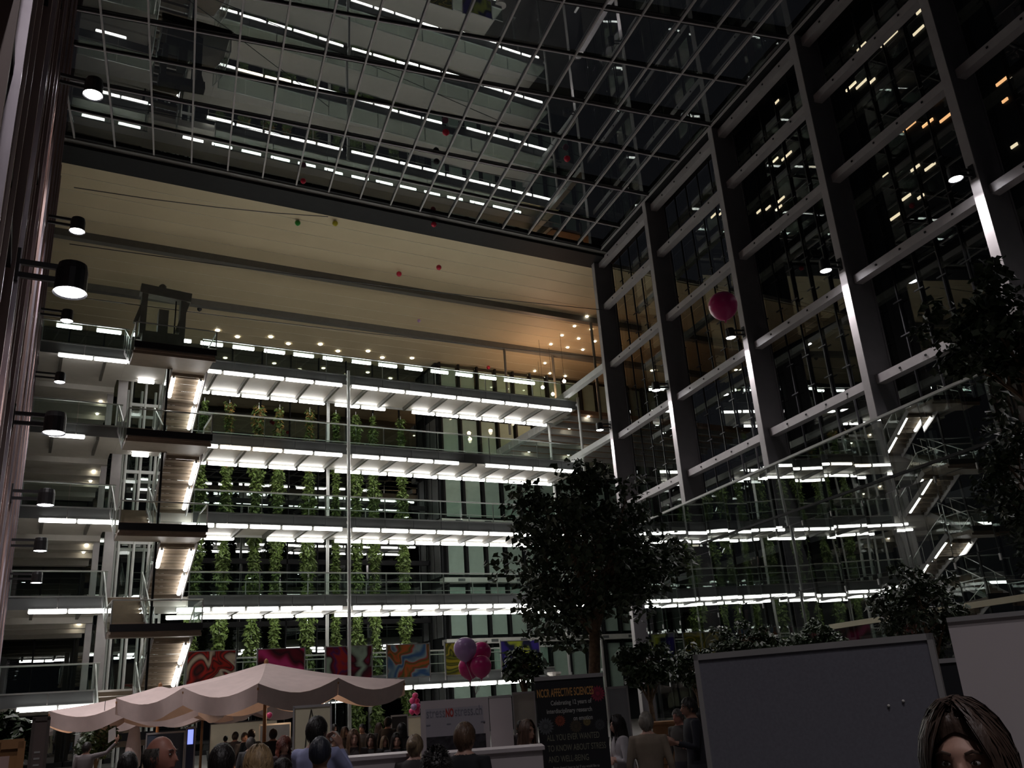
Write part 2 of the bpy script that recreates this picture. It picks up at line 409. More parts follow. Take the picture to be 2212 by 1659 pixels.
# ---- tube lights: each a thing, glowing tube with its housing and end caps
TL = 1.41
tubem = MB().tube([(-TL/2,0,0),(-TL/2+.03,0,0),(TL/2-.03,0,0),(TL/2,0,0)], [.06,.085,.085,.06], 10).mesh('tube_light', K['tube'], smooth=True)
tubewm = MB().tube([(-TL/2,0,0),(-TL/2+.03,0,0),(TL/2-.03,0,0),(TL/2,0,0)], [.06,.085,.085,.06], 10).mesh('tube_light_warm', K['tubew'], smooth=True)
housm = MB().box(-TL/2, TL/2, -.02, .02, .08, .12).box(-TL/2-.03, -TL/2, -.05, .05, -.06, .12).box(TL/2, TL/2+.03, -.05, .05, -.06, .12).mesh('housing', K['light'])
def tube(loc, label, group, length=TL, rot=None, warm=False):
    o = inst('tube_light', tubewm if warm else tubem, loc, rot=rot); tag(o, label, 'tube light', group)
    o.scale = (length/TL, 1, 1)
    h = bpy.data.objects.new('housing', housm); COL.objects.link(h); h.parent = o
    return o
PIT = 1.53
LT = ['topmost', 'second', 'third', 'fourth', 'lowest']
def row(k, xs, y, which, off=()):
    n = 0
    for i, x in enumerate(xs):
        if i in off: continue
        lab = 'white tube light %s from the stairs in the %s row under the %s long walkway' % (ORD[n], which, LT[k])
        tube((x, y, LV[k]), lab, 'tubes under the long walkways', warm=(k == 1 and which == 'front' and i in (1, 2))); n += 1
left = [13.62-PIT*(i+.5) for i in range(4, -1, -1)]
right = [14.05+PIT*(i+.5) for i in range(9)]
OFFU = [(), (9,), (), (), ()]; OFFL = [(7,), (), (2,), (), ()]
for k in range(5):
    row(k, left+right[: (9 if k < 4 else 7)], 41.98, 'front', OFFU[k])
    if k < 4: row(k, left+[x+.05 for x in right], 45.05, 'rear', OFFL[k])
for k in range(5):
    for i, x in enumerate((.98, 2.46)):
        if k == 1 and i == 1: continue
        tube((x, 41.98, LV[k]), 'white tube light nearest the %s under the %s landing beside the fin wall' % (('fins', 'stairs')[i], LT[k]), 'tubes under the left landings')
    if k >= 2: tube((3.45, 41.98, LV[k]), 'short white tube light touching the stairs under the %s left landing' % LT[k], 'tubes under the left landings', length=.4)
# handrail-height tubes along the uppermost walkway
n = 0
for px, py in ((150,705),(236,715),(389,735),(458,743),(527,751),(594,759),(657,768),(720,775),(782,783),(839,790),(895,797),(951,803),(1004,811),(1056,817),(1108,824),(1140,828)):
    p = at_y(px, py, 42.0)
    tube((p.x, 42.12, 19.32), 'white tube light %s from the fin wall along the uppermost handrail line' % ORD[n], 'tubes along the uppermost handrail', length=1.05); n += 1

# ---- steel posts carrying the walkways
for x, y, z1, lab in ((13.85, 41.76, 18.6, 'front'), (13.85, 45.28, 18.6, 'rear'), (28.15, 41.76, 18.6, 'front end'), (28.15, 45.28, 18.6, 'rear end')):
    t = thing('steel_post', (x, y, 0), 'slim pale steel post at the %s walkway edges, %s' % (lab.split()[0], 'at their far right end' if 'end' in lab else 'between the hanging vines'), 'post', 'walkway posts')
    MB().tube([(x,y,0.02),(x,y,z1)], .085, 10).build('shaft', K['light'], t, True)
    MB().box(x-.18, x+.18, y-.18, y+.18, 0, .03).build('base_plate', K['light'], t)
    for k in range(5): MB().bar((x, y, LV[k]+.35), (x, y+(.22 if y < 43 else -.16), LV[k]+.35), .10, .14).build('bracket', K['light'], t)
# white pillar at the end of the lowest walkway
t = thing('pillar', (25.1, 42.0, 0), 'white round pillar at the right end of the lowest walkway', 'pillar')
MB().tube([(25.1,42,0),(25.1,42,LV[4]+.2)], .28, 14).build('shaft', K['white'], t, True); MB().lathe((25.1,42,LV[4]+.16), [(.28,0),(.4,.1),(.4,.2)], 14).build('capital', K['white'], t)
# tall steel posts by the left landings and the lift frame
for i, x in enumerate((3.35, 2.9)):
    t = thing('steel_column', (x, 45.6+1.5*i, 0), ('broad', 'slender')[i]+' grey steel column behind the left landings, %s the stairs' % ('next to', 'set back from')[i], 'column')
    MB().box(x-.22+.08*i, x+.22-.08*i, 45.5+1.5*i, 45.8+1.5*i, 0, 18.4).build('shaft', K['grey'], t); MB().box(x-.3, x+.3, 45.4+1.5*i, 45.9+1.5*i, 0, .05).build('base_plate', K['grey'], t)
t = thing('lift_shaft', (5.0, 48.2, 0), 'glazed lift shaft of upright steel frames behind the stair tower', 'lift')
for x in (3.9, 4.6, 5.3, 6.0):
    for y in (47.2, 49.2): MB().tube([(x,y,0),(x,y,19)], .07, 8).build('upright', K['light'], t)
for k in range(6):
    z = LV[4]+.5+3.6*k
    MB().box(3.85, 6.05, 47.15, 47.25, z-.08, z+.08).build('ring_beam', K['light'], t); MB().box(3.85, 6.05, 49.15, 49.25, z-.08, z+.08).build('ring_beam', K['light'], t)
    MB().add([(3.9,47.3,z+.1),(6.0,47.3,z+.1),(6.0,47.3,z+3.4),(3.9,47.3,z+3.4)], [(0,1,2,3)]).build('glass_panel', K['rail_glass'], t)
for k in range(4):   # ceiling strip lights in the lift lobbies
    tube((4.3, 44.6, LV[k]+.075), 'short white tube light in the lift lobby behind the %s stair flight' % LT[k], 'lift lobby tubes', length=.75)
# floors of the left wing behind the short landings with small round spots
spm = MB().lathe((0,0,0), [(.001,-.03),(.055,-.03),(.055,.0),(.075,.02),(.075,.04)], 10).mesh('downlight', K['spot'])
for k in range(5):
    z = LV[k]
    t = thing('wing_floor', (1.2, 50, z+SLAB), 'pale floor deck of the left wing behind the %s short landing' % LT[k], 'floor deck', 'left wing decks')
    MB().box(-1.1, 3.0, 45.2, 55.8, z+.25, z+SLAB).build('slab', K['white'], t)
    for i in range(4): MB().box(-1.0, 3.0, 46.4+2.4*i, 46.7+2.4*i, z-.02, z+.25).build('rib', K['white'], t)
    for i in range(3):
        o = inst('downlight', spm, (2.55, 46.0+2.2*i+.5, z+.21)); tag(o, 'small white spot %s along the ceiling behind the %s left landing' % (('nearest', 'second', 'farthest')[i], LT[k]), 'spotlight', 'left wing spots')

# ---- stair tower: one staircase per storey
def staircase(k):
    zl = LV[k]+SLAB-1.9           # half landing below walkway k
    nm = ('topmost', 'second highest', 'middle', 'fourth highest', 'lowest')[k]
    t = thing('staircase', (4.6, 38, max(0, zl-1.9)), '%s steel staircase flight with half landing in the stair tower' % nm, 'stairs', 'stair tower flights')
    xl0, xl1, xr0, xr1 = 3.05, 4.45, 4.75, 6.15
    la = MB().box(3.0, 6.2, 36.6, 38.5, zl-.18, zl).build('landing', K['tread'], t)
    MB().box(2.95, 6.25, 36.5, 36.6, zl-.10, zl+.17).build('landing_fascia', K['dark'], la)
    MB().box(2.95, 6.25, 36.7, 36.8, zl-.30, zl-.18).build('landing_edge', K['tread'], la)
    # right flight goes down and back to the walkway below, left flight up and back to walkway k
    N = 9
    for j in range(N):
        f = (j+.5)/N
        y = 38.5+(42-38.5)*f; z = zl-1.9*f
        MB().hexa([(xr0,y-.17,z-.07),(xr1,y-.17,z-.07),(xr1,y+.17,z-.07),(xr0,y+.17,z-.07),(xr0,y-.17,z),(xr1,y-.17,z),(xr1,y+.17,z),(xr0,y+.17,z)]).box(xr0, xr1, y+.175, y+.20, z-.205, z-.02).build('step', K['tread'], t)
        z = zl+1.9*f
        MB().box(xl0, xl1, y-.17, y+.16, z-.06, z).box(xl0, xl1, y-.17, y-.13, z-.17, z-.06).build('step', K['tread'], t)
    for x in (xr0-.04, xr1+.04): MB().bar((x,38.4,zl-.12), (x,42,zl-2.02), .05, .3).build('stringer', K['grey'], t)
    for x in (xl0-.04, xl1+.04): MB().bar((x,38.4,zl-.06), (x,42,zl+1.84), .05, .3).build('stringer', K['grey'], t)
    for x, sg in ((xr0-.08,-1), (xr1+.08,-1), (xl0-.08,1), (xl1+.08,1)):
        MB().add([(x,38.5,zl+.05),(x,42,zl+.05+sg*1.9),(x,42,zl+1.0+sg*1.9),(x,38.5,zl+1.0)], [(0,1,2,3)]).build('glass_panel', K['rail_glass'], t)
        MB().tube([(x,38.5,zl+1.03),(x,42,zl+1.03+sg*1.9)], .03, 6).build('handrail', K['chrome'], t)
        for f in (.0, .33, .66, 1.): MB().tube([(x,38.5+3.5*f,zl+sg*1.9*f),(x,38.5+3.5*f,zl+1.03+sg*1.9*f)], .02, 5).build('baluster', K['chrome'], t)
    for x in (2.98, 6.22):
        MB().add([(x,36.6,zl+.05),(x,38.5,zl+.05),(x,38.5,zl+1.0),(x,36.6,zl+1.0)], [(0,1,2,3)]).build('glass_panel', K['rail_glass'], t)
        MB().tube([(x,36.6,zl+.0),(x,36.6,zl+1.05),(x,38.5,zl+1.05)], .03, 6).build('handrail', K['chrome'], t)
    MB().tube([(2.98,36.6,zl+1.05),(6.22,36.6,zl+1.05)], .03, 6).build('handrail', K['chrome'], t)
    MB().add([(3.0,36.6,zl+.23),(6.2,36.6,zl+.23),(6.2,36.6,zl+1.0),(3.0,36.6,zl+1.0)], [(0,1,2,3)]).build('glass_panel', K['rail_glass'], t)
    # inclined tubes on the outer stringer of the right flight
    ang = math.atan2(-1.9, 3.5)
    for j, f in enumerate((.28, .70)):
        if k == 4 and j: continue
        o = tube((6.02, 38.5+3.5*f, zl-1.9*f-.22), 'slanting white tube light on the %s half of the %s stair flight' % (('upper', 'lower')[j], nm), 'stair tubes')
        o.rotation_mode = 'QUATERNION'; o.rotation_quaternion = Vector((0, 3.5, -1.9)).to_track_quat('X', 'Z')
    if k in (0, 2):
        o = tube((4.86, 38.5+3.5*.25, zl-1.9*.25-.22), 'slanting white tube light on the inner side of the %s stair flight' % nm, 'stair tubes', length=1.2)
        o.rotation_mode = 'QUATERNION'; o.rotation_quaternion = Vector((0, 3.5, -1.9)).to_track_quat('X', 'Z')
    o = tube((4.42, 40.6, zl+1.0), 'slanting white tube light beside the rising left flight of the %s staircase' % nm, 'stair tubes', length=.8)
    o.rotation_mode = 'QUATERNION'; o.rotation_quaternion = Vector((0, 3.5, 1.9)).to_track_quat('X', 'Z')
for k in range(5): staircase(k)
t = thing('stair_mast', (4.6, 38.6, 0), 'dark steel mast between the two flights of the stair tower', 'mast')
MB().box(4.56, 4.64, 38.56, 38.72, 0, 17).build('shaft', K['dark'], t); MB().box(4.555, 4.645, 38.52, 38.76, 0, .04).build('base_plate', K['dark'], t)

# ---- facade-cleaning gantry parked on the top landing
b = at_y(330, 758, 37.6)
t = thing('cleaning_gantry', (4.2, 37.6, 16.56), 'dark green facade cleaning gantry parked on the topmost stair landing', 'gantry')
gz = 16.56
gk = mat('gantry_green', (.24,.26,.21), .5)
MB().box(3.3, 5.0, 37.3, 38.0, gz+.05, gz+1.0).build('machine_body', gk, t)
for x in (3.3, 4.9): MB().box(x-.12, x+.12, 37.4, 37.9, gz+.9, gz+3.0).build('upright', gk, t)
MB().bar((3.1,37.6,gz+3.0), (5.2,37.6,gz+2.85), .5, .42).build('boom', gk, t)
MB().bar((3.4,37.6,gz+2.9), (3.0,37.6,gz+1.4), .2, .16).build('strut', gk, t); MB().bar((5.1,37.6,gz+2.7), (4.7,37.6,gz+1.2), .2, .16).build('strut', gk, t)
MB().box(3.9, 4.3, 37.35, 37.85, gz+1.0, gz+2.1).build('winch', gk, t); MB().lathe((4.0,37.6,gz+3.1), [(.16,0),(.16,.22),(.08,.3)], 12).build('beacon', gk, t)
MB().tube([(4.6,37.6,gz+2.8),(4.6,37.6,gz+1.0)], .03, 6).build('cable', K['black'], t)
for x in (3.5, 4.8):
    for y in (37.35, 37.95): MB().tube([(x,y-.04,gz+.1),(x,y+.04,gz+.1)], .1, 10).build('wheel', K['black'], t)

# ---- round spots in the soffit
spot_px = ((470,713),(513,727),(585,727),(623,742),(692,743),(730,758),(795,758),(826,772),(890,773))
sfm = MB().lathe((0,0,0), [(.001,-.02),(.11,-.02),(.14,.0),(.14,.03)], 12).mesh('soffit_spot', K['spot'])
for i, (px, py) in enumerate(spot_px):
    p = at_z(px, py, RZ); o = inst('soffit_spot', sfm, (p.x, p.y, RZ-.035))
    tag(o, 'round warm ceiling spot, %s from the gantry in the zigzag row above the top walkway' % ORD[i], 'spotlight', 'soffit spots above the top walkway')
spot2 = ((1268,683),(1241,704),(1277,711),(1214,724),(1250,731),(1285,737),(1190,743),(1226,750),(1259,755),(1165,761),(1201,767),(1235,773),(1177,784),(1155,801),(1188,806),(1221,812),(1300,640),(1315,660))
sfm2 = MB().lathe((0,0,0), [(.001,-.02),(.075,-.02),(.095,.0),(.095,.03)], 10).mesh('soffit_spot_small', K['spot'])
for i, (px, py) in enumerate(sorted(spot2, key=lambda q: q[1])):
    p = at_z(px, py, RZ); o = inst('soffit_spot', sfm2, (p.x, p.y, RZ-.035))
    tag(o, 'small warm spot in the orange-lit soffit by the corner column, %s from the top' % ORD[i], 'spotlight', 'spots in the orange-lit soffit')
for i, (px, py) in enumerate(((1230,926),(1184,950),(1143,976),(1272,958),(1290,890),(1228,983))):
    p = at_z(px, py, 18.41); p.x = max(29.2, p.x); p.y = min(53, max(44.3, p.y)); o = inst('soffit_spot', sfm2, (p.x, p.y, 18.415))
    tag(o, 'bright spot %s from the left under the timber ceiling' % ORD[i], 'spotlight', 'timber ceiling spots')

# ---- downlights on brackets along both side walls
def downlight(p, tip, label, group, dirv, arm_to, w):
    t = thing('downlight', p, label, 'lamp', group)
    p = Vector(p)
    lb = MB().lathe(p, [(.10,.42),(.17,.40),(.19,.30),(.19,.02),(.205,0),(.19,.02),(.18,.03)], 18).build('lamp_body', K['black'], t)
    MB().lathe(p, [(.001,.02),(.18,.02),(.18,.03),(.001,.03)], 18).build('lens', K['lamp'], lb)
    for dz in (.16, .34): MB().bar(p+Vector((0,0,dz)), Vector(arm_to)+Vector((0,0,dz)), .05, .07).build('bracket_arm', K['black'], t)
    MB().bar(Vector(arm_to)+Vector((0,0,.05)), Vector(arm_to)+Vector((0,0,.5)), .16, .05, (1,0,0)).build('wall_plate', K['black'], t)
    l = bpy.data.lights.new('beam', 'SPOT'); l.energy = w; l.spot_size = math.radians(105); l.spot_blend = .6; l.shadow_soft_size = .12; l.color = (1, .93, .96)
    lo = bpy.data.objects.new('beam', l); COL.objects.link(lo); lo.parent = t; lo.location = (0,0,-.03)
    return t
for i, y in enumerate((36.9, 30.7, 24.3, 18.0, -.9, -7.2)):  # the two behind the camera are unseen, added to fill the foreground
    downlight((.0107*y, y, 14.7), 0, 'black round downlight, %s from the far end in the upper row on the fin wall' % ORD[i], 'downlights on the fin wall', 0, (WX+.12, y, 14.7), LAMP_W)
for i, y in enumerate((11.5, 17.8, 24.0, 30.4, 37.1)):
    downlight((.0107*y, y, 6.9), 0, 'black round downlight, %s from the camera in the lower row on the fin wall' % ORD[i], 'downlights on the fin wall', 0, (WX+.12, y, 6.9), LAMP_W*.35)
for i, s in enumerate(COLS+[43.0]):  # the nearest stand out of view, added to brighten the foreground
    p = fac(s-.1, .62, 14.9); a = fac(s, .03, 14.9)
    downlight(p, 0, 'black round downlight bracketed to the facade column %s from the back corner' % ORD[i], 'downlights on the facade columns', 0, a, LAMP_W)
# a few warm lamps added in the timber corner to tint the soffit orange
for i, (x, y) in enumerate(((30.4, 46.5), (31, 49), (31.6, 51.6), (29.6, 48))):
    t = thing('fill_globe', (x, y, 21.6), 'small added warm fill globe hung in the orange corner, %s from the left' % ORD[i], 'lamp', 'added corner lamps')
    MB().ellip((x,y,21.6), .12, .12, .12).build('globe', K['tubew'], t, True); MB().tube([(x,y,21.7),(x,y,RZ-.01)], .01, 5).build('cord', K['black'], t)
    l = bpy.data.lights.new('glow', 'POINT'); l.energy = 95; l.color = (1,.58,.34); l.shadow_soft_size = .15
    lo = bpy.data.objects.new('glow', l); COL.objects.link(lo); lo.parent = t; lo.location = (0,0,.2)

# ---- thin cables across the hall
for i, (a, b) in enumerate((((160,405,30),(700,467,33)), ((150,527,32),(1290,668,34)), ((150,640,40),(1300,772,38)))):
    p, q = at_y(*a), at_y(*b); q = p+(q-p)*1.02
    mid = (p+q)/2-Vector((0,0,.15))
    o = MB().tube([p, (p+mid)/2-Vector((0,0,.04)), mid, (q+mid)/2-Vector((0,0,.04)), q], .018, 5).build('cable', K['black'])
    tag(o, 'thin dark cable strung below the soffit, %s of three from the top' % ORD[i], 'cable', 'cables strung across the hall')
# ================================================================== PLANTS AND TREES
def leaves(mb, c, r, n, size, droop=.3, spread=1.0):
    for _ in range(n):
        while True:
            v = Vector((random.uniform(-1,1), random.uniform(-1,1), random.uniform(-1,1)))
            if v.length <= 1: break
        p = c + Vector((v.x*r.x, v.y*r.y, v.z*r.z))
        leaf(mb, p, size*random.uniform(.6,1.3), droop)
def leaf(mb, p, s, droop=.3, wid=.42):
    a = random.uniform(0, 2*math.pi); d = Vector((math.cos(a), math.sin(a), random.uniform(-1,.6)-droop)).normalized()
    w = d.cross(Vector((random.gauss(0,.4), random.gauss(0,.4), 1)))
    w = w.normalized()*s*wid if w.length > 1e-4 else Vector((s*wid,0,0))
    nrm = d.cross(w).normalized()*s*.12
    mb.add([p, p+d*s*.45+w+nrm, p+d*s, p+d*s*.45-w+nrm], [(0,1,2),(0,2,3)])
VN = ['leftmost, next to the stairs', 'second from the stairs', 'third from the stairs', 'fourth from the stairs', 'fifth from the stairs', 'thin one just left of the posts', 'first right of the posts', 'second right of the posts', 'rightmost']
wiremat = K['chrome']
for i, x in enumerate((7.40, 8.69, 10.24, 11.37, 13.05, 14.55, 15.72, 16.74, 18.45)):
    y = 46.1
    t = thing('climbing_vine', (x, y, 0), 'tall green climbing vine behind the walkways, %s' % VN[i], 'vine', 'climbing vines behind the walkways')
    MB().tube([(x,y,0),(x,y,17.9)], .02, 5).build('wire', wiremat, t)
    fo = MB(); wbase = (.34, .36, .42, .34, .44, .2, .40, .36, .38)[i]
    zlow = .6 if i in (6, 7) else (3.0 if i < 6 else 1.5)
    z = zlow
    while z < 17.75:
        lev = (z-3.25) % 3.8
        dens = 1.0 if z < 14 else .75
        w = wbase*(.75+.25*math.sin(z*2.1+i*1.7)+.15*math.sin(z*5.3+i))*(.8 if z > 15 else 1)
        for _ in range(int(20*dens)):
            a = random.uniform(0, 2*math.pi); rr = w*math.sqrt(random.random())
            fo.cur = 1 if (z > 14.2 and random.random() < .35 and i in (1,2,3,4)) else 0
            leaf(fo, Vector((x+rr*math.cos(a), y+rr*.7*math.sin(a), z+random.uniform(-.1,.1))), random.uniform(.16,.30), .7, .30)
        z += .075
    stuff(fo.build('foliage', [K['vine'], K['vine2']], t))
    t2 = MB().lathe((x,y,0), [(.3,0),(.36,.45),(.32,.45),(.28,.35)], 12).build('planter', K['fascia'], t)

def tree(base, height, crown, label, nleaf, lsize, trunk_r=.13, name='fig_tree', group='potted fig trees', lean=(0,0), forks=6, fork_h=.45, seed=1, pot=True, clumps=26):
    random.seed(seed)
    base = Vector(base)
    t = thing(name, base, label, 'tree', group)
    cc = Vector(crown[0]); cr = Vector(crown[1])
    fork = Vector((base.x+lean[0], base.y+lean[1], base.z+height*fork_h))
    tr = MB(); mid = (base+fork)/2 + Vector((random.uniform(-.05,.05), 0, 0))
    tr.tube([base+Vector((0,0,.0)), base+Vector((0,0,.3)), mid, fork, fork+Vector((0,0,.25))], [trunk_r*1.4, trunk_r*1.1, trunk_r, trunk_r*.9, trunk_r*.6], 10)
    tr.build('trunk', K['bark'], t, True)
    br = MB(); fo = MB()
    tips = []
    for i in range(forks):
        a = 2*math.pi*i/forks + random.uniform(-.3,.3)
        e = cc + Vector((cr.x*.62*math.cos(a), cr.y*.62*math.sin(a), random.uniform(-.5,.55)*cr.z))
        m1 = fork.lerp(e, .45) + Vector((0,0,.12*cr.z))
        br.tube([fork-Vector((0,0,.1)), m1, e], [trunk_r*.45, trunk_r*.28, trunk_r*.1], 6)
        tips.append(e)
        for j in range(5):
            f = random.uniform(.35,.9); p = fork.lerp(m1, f*2) if f < .5 else m1.lerp(e, f*2-1)
            v = Vector((random.gauss(0,1), random.gauss(0,1), random.gauss(0,.8))).normalized()
            e2 = cc + Vector((v.x*cr.x*.85, v.y*cr.y*.85, v.z*cr.z*.85))
            e2 = p.lerp(e2, .75)
            br.tube([p, p.lerp(e2,.5)+Vector((0,0,.08)), e2], [trunk_r*.2, trunk_r*.13, trunk_r*.05], 5); tips.append(e2)
    e = cc+Vector((0,0,cr.z*.8)); br.tube([fork, fork.lerp(e,.5), e], [trunk_r*.5, trunk_r*.3, trunk_r*.08], 6); tips.append(e)
    br.build('branches', K['bark'], t)
    centres = tips[:]
    for _ in range(clumps):
        while True:
            v = Vector((random.uniform(-1,1), random.uniform(-1,1), random.uniform(-1,1)))
            if .45 < v.length <= 1: break
        centres.append(cc+Vector((v.x*cr.x, v.y*cr.y, v.z*cr.z)))
    per = max(3, nleaf//len(centres))
    for c in centres:
        leaves(fo, c, Vector((cr.x*.24, cr.y*.24, cr.z*.20)), per, lsize, .6)
    stuff(fo.build('foliage', K['leaf'], t))
    if pot:
        MB().lathe(base, [(.38,0),(.48,.6),(.44,.6),(.42,.5)], 16).build('planter', K['fascia'], t)
    return t
def crown_px(px, py, wpx, hpx, y):
    c = at_y(px, py, y); d = (c-EYE).dot(FWD); return c, Vector((wpx/FPX*d/2, wpx/FPX*d/2, hpx/FPX*d/2))
c, r = crown_px(1268, 1195, 385, 370, 21)
gb = at_y(1268, 1480, 21)
tree((gb.x, 21, 0), 9.0, (c, r), 'large fig tree with bare lower trunk behind the black banner', 7200, .21, .17, lean=(c.x-gb.x, 0), forks=9, fork_h=.36, seed=11, clumps=60)
def small(px, py, w, h, y, label, n, ls=.15, seed=3, tr=.07, fh=.6):
    c, r = crown_px(px, py, w, h, y)
    tree((c.x, y, 0), c.z+r.z, (c, r), label, n, ls, tr, seed=seed, fork_h=fh*c.z/(c.z+r.z), forks=5, clumps=22)
small(1130, 1435, 95, 90, 17, 'little round-headed tree between the pink balloons and black banner', 750, .13, 21, .05, .75)
small(1395, 1430, 150, 110, 20, 'leafy tree just right of the large trunk, beside the black banner', 1900, .16, 22)
small(1500, 1435, 110, 100, 22, 'low leafy tree at the left edge of the blue pinboard', 1400, .16, 23)
small(1610, 1390, 150, 105, 19, 'dark leafy tree rising behind the left half of the blue pinboard', 2200, .15, 24)
small(1760, 1385, 120, 85, 20, 'dark leafy tree rising behind the middle of the blue pinboard', 1700, .15, 25)
small(1990, 1310, 200, 190, 12.5, 'broad leafy tree behind the right end of the blue pinboard', 2400, .13, 26, .08)
c, r = crown_px(2165, 690, 330, 250, 7.0)
c2, r2 = crown_px(2215, 1010, 210, 380, 8.6)
tree((c.x+.9, 6.8, 0), c.z+r.z, (c, r), 'tall dark tree reaching in at the right edge of the picture', 2600, .15, .11, lean=(-.3,0), forks=6, fork_h=.6, seed=31)
tree((c2.x+.9, 8.6, 0), c2.z+r2.z, (c2, r2), 'dark tree lower down at the right edge beside the tall one', 1500, .15, .10, lean=(-.2,0), forks=6, fork_h=.5, seed=32)
small(212, 1592, 90, 85, 24, 'leafy bush tree under the left corner of the far parasol', 1000, .13, 33, .04)
small(18, 1585, 90, 110, 12, 'dark bush at the left edge behind the wooden sign', 1300, .13, 34, .05)
random.seed(99)

# ================================================================== PAINTINGS ON THE LOWEST WALKWAY
def painting_mat(name, cols, scale, dist, seed):
    m = bpy.data.materials.new(name); m.use_nodes = True; nt = m.node_tree; b = nt.nodes['Principled BSDF']; b.inputs['Roughness'].default_value = .5
    tc = nt.nodes.new('ShaderNodeTexCoord'); mp = nt.nodes.new('ShaderNodeMapping'); mp.inputs['Location'].default_value = (seed*1.37, 0, seed*.71); mp.inputs['Rotation'].default_value = (0, seed*.6, 0)
    w = nt.nodes.new('ShaderNodeTexWave'); w.wave_type = 'RINGS' if seed % 2 else 'BANDS'; w.inputs['Scale'].default_value = scale*.8; w.inputs['Distortion'].default_value = dist*.6; w.inputs['Detail'].default_value = 1.5; w.inputs['Detail Scale'].default_value = .8
    r = nt.nodes.new('ShaderNodeValToRGB'); el = r.color_ramp.elements
    while len(el) < len(cols): el.new(.5)
    for i, c in enumerate(cols): el[i].position = i/(len(cols)-1); el[i].color = tuple(c)+(1,)
    nz = nt.nodes.new('ShaderNodeTexNoise'); nz.inputs['Scale'].default_value = .75; nz.inputs['Detail'].default_value = 1; nz.inputs['Distortion'].default_value = 1.2
    mx = nt.nodes.new('ShaderNodeVectorMath'); mx.operation = 'MULTIPLY_ADD'; mx.inputs[1].default_value = (2.6,2.6,2.6)
    nt.links.new(tc.outputs['Object'], mp.inputs['Vector']); nt.links.new(mp.outputs['Vector'], nz.inputs['Vector']); nt.links.new(nz.outputs['Color'], mx.inputs[0]); nt.links.new(mp.outputs['Vector'], mx.inputs[2]); nt.links.new(mx.outputs['Vector'], w.inputs['Vector']); nt.links.new(w.outputs['Fac'], r.inputs['Fac']); nt.links.new(r.outputs['Color'], b.inputs['Base Color'])
    return m
PT = [((403,506),(1428,1490),'red painting with black and cream strokes',[(.45,.02,.01),(.02,.01,.01),(.6,.03,.02),(.08,.01,.01),(.7,.6,.45)],.28,3.5),
      ((556,656),(1420,1490),'dark magenta painting with a pink bloom above the parasol tip',[(.18,.005,.02),(.03,.003,.01),(.3,.01,.05),(.75,.05,.25)],.22,2.5),
      ((704,802),(1413,1480),'painting in purple and crimson with pale green right side',[(.5,.03,.02),(.10,.02,.16),(.25,.01,.03),(.06,.005,.02),(.45,.62,.48)],.20,2.0),
      ((837,927),(1409,1477),'painting with orange swirl, red top and blue corner',[(.65,.14,.03),(.10,.16,.03),(.5,.05,.03),(.35,.5,.5),(.05,.15,.35)],.28,3.0),
      ((963,1052),(1405,1473),'yellow and green swirl painting behind the balloon bunch',[(.55,.45,.02),(.05,.06,.01),(.3,.33,.02),(.02,.03,.01),(.6,.5,.05)],.45,3.0),
      ((1084,1166),(1402,1470),'deep blue painting with yellow green stroke above the little tree',[(.05,.03,.28),(.01,.012,.05),(.015,.02,.06),(.5,.6,.05)],.2,2.5)]
for i, ((x0,x1),(y0,y1),lab,cols,sc,di) in enumerate(PT):
    a = at_y(x0, (y0+y1)/2, 41.85); b = at_y(x1, (y0+y1)/2, 41.85)
    zc = LV[4]+SLAB+.62; w = b.x-a.x; cx = (a.x+b.x)/2
    t = thing('painting', (cx, 41.86, zc-.75), lab, 'painting', 'paintings on the lowest walkway railing')
    MB().box(cx-w/2, cx+w/2, 41.80, 41.835, zc-.75, zc+.75).build('canvas', painting_mat('art_%d' % i, cols, sc, di, i+1), t)
    for xx in (cx-w/2-.03, cx+w/2+.03): MB().box(xx-.03, xx+.03, 41.79, 41.86, zc-.98, zc+.82).build('frame_post', K['alu'], t)
    for xx in (cx-w/2-.03, cx+w/2+.03): MB().box(xx-.02, xx+.02, 41.86, 41.99, LV[4]+SLAB+1.04, LV[4]+SLAB+1.08).build('rail_clip', K['alu'], t)
    MB().box(cx-w/2-.05, cx+w/2+.05, 41.79, 41.85, zc+.75, zc+.79).build('frame_rail', K['alu'], t); MB().box(cx-w/2-.05, cx+w/2+.05, 41.79, 41.85, zc-.80, zc-.75).build('frame_rail', K['alu'], t)

# ================================================================== BALLOONS
def bmat(name, c): return mat(name, c, .28, var=.03, spec=.6)
BM = dict(pink=bmat('balloon_pink', (.62,.03,.20)), red=bmat('balloon_red', (.55,.015,.05)), lilac=bmat('balloon_lilac', (.48,.30,.58)), green=bmat('balloon_green', (.02,.30,.03)),
          yellow=bmat('balloon_yellow', (.50,.45,.02)), dark=bmat('balloon_dark', (.015,.015,.02)), hot=bmat('balloon_hot_pink', (.85,.08,.26)))
prof = [(.001,-1.15),(.06,-1.14),(.045,-1.09),(.14,-1.03),(.42,-.90),(.73,-.64),(.92,-.32),(1.0,.05),(.97,.35),(.82,.66),(.55,.89),(.25,1.0),(.001,1.03)]
def balloon(p, r, col, label, group=None, string=0., strto=None):
    p = Vector(p); t = thing('balloon', p, label, 'balloon', group)
    MB().lathe(p, [(a*r, b*r) for a, b in prof], 20).build('skin', BM[col], t, True)
    MB().lathe(p+Vector((0,0,-1.14*r)), [(.001,.0),(.10*r,-.05*r),(.001,.03*r)], 8).build('knot', BM[col], t)
    if string or strto is not None:
        e = Vector(strto) if strto is not None else p+Vector((.05,0,-string))
        s0 = p+Vector((0,0,-1.13*r)); MB().tube([s0, s0.lerp(e,.5)+Vector((.02,0,0)), e], .004, 4).build('string', K['paper'], t)
    return t
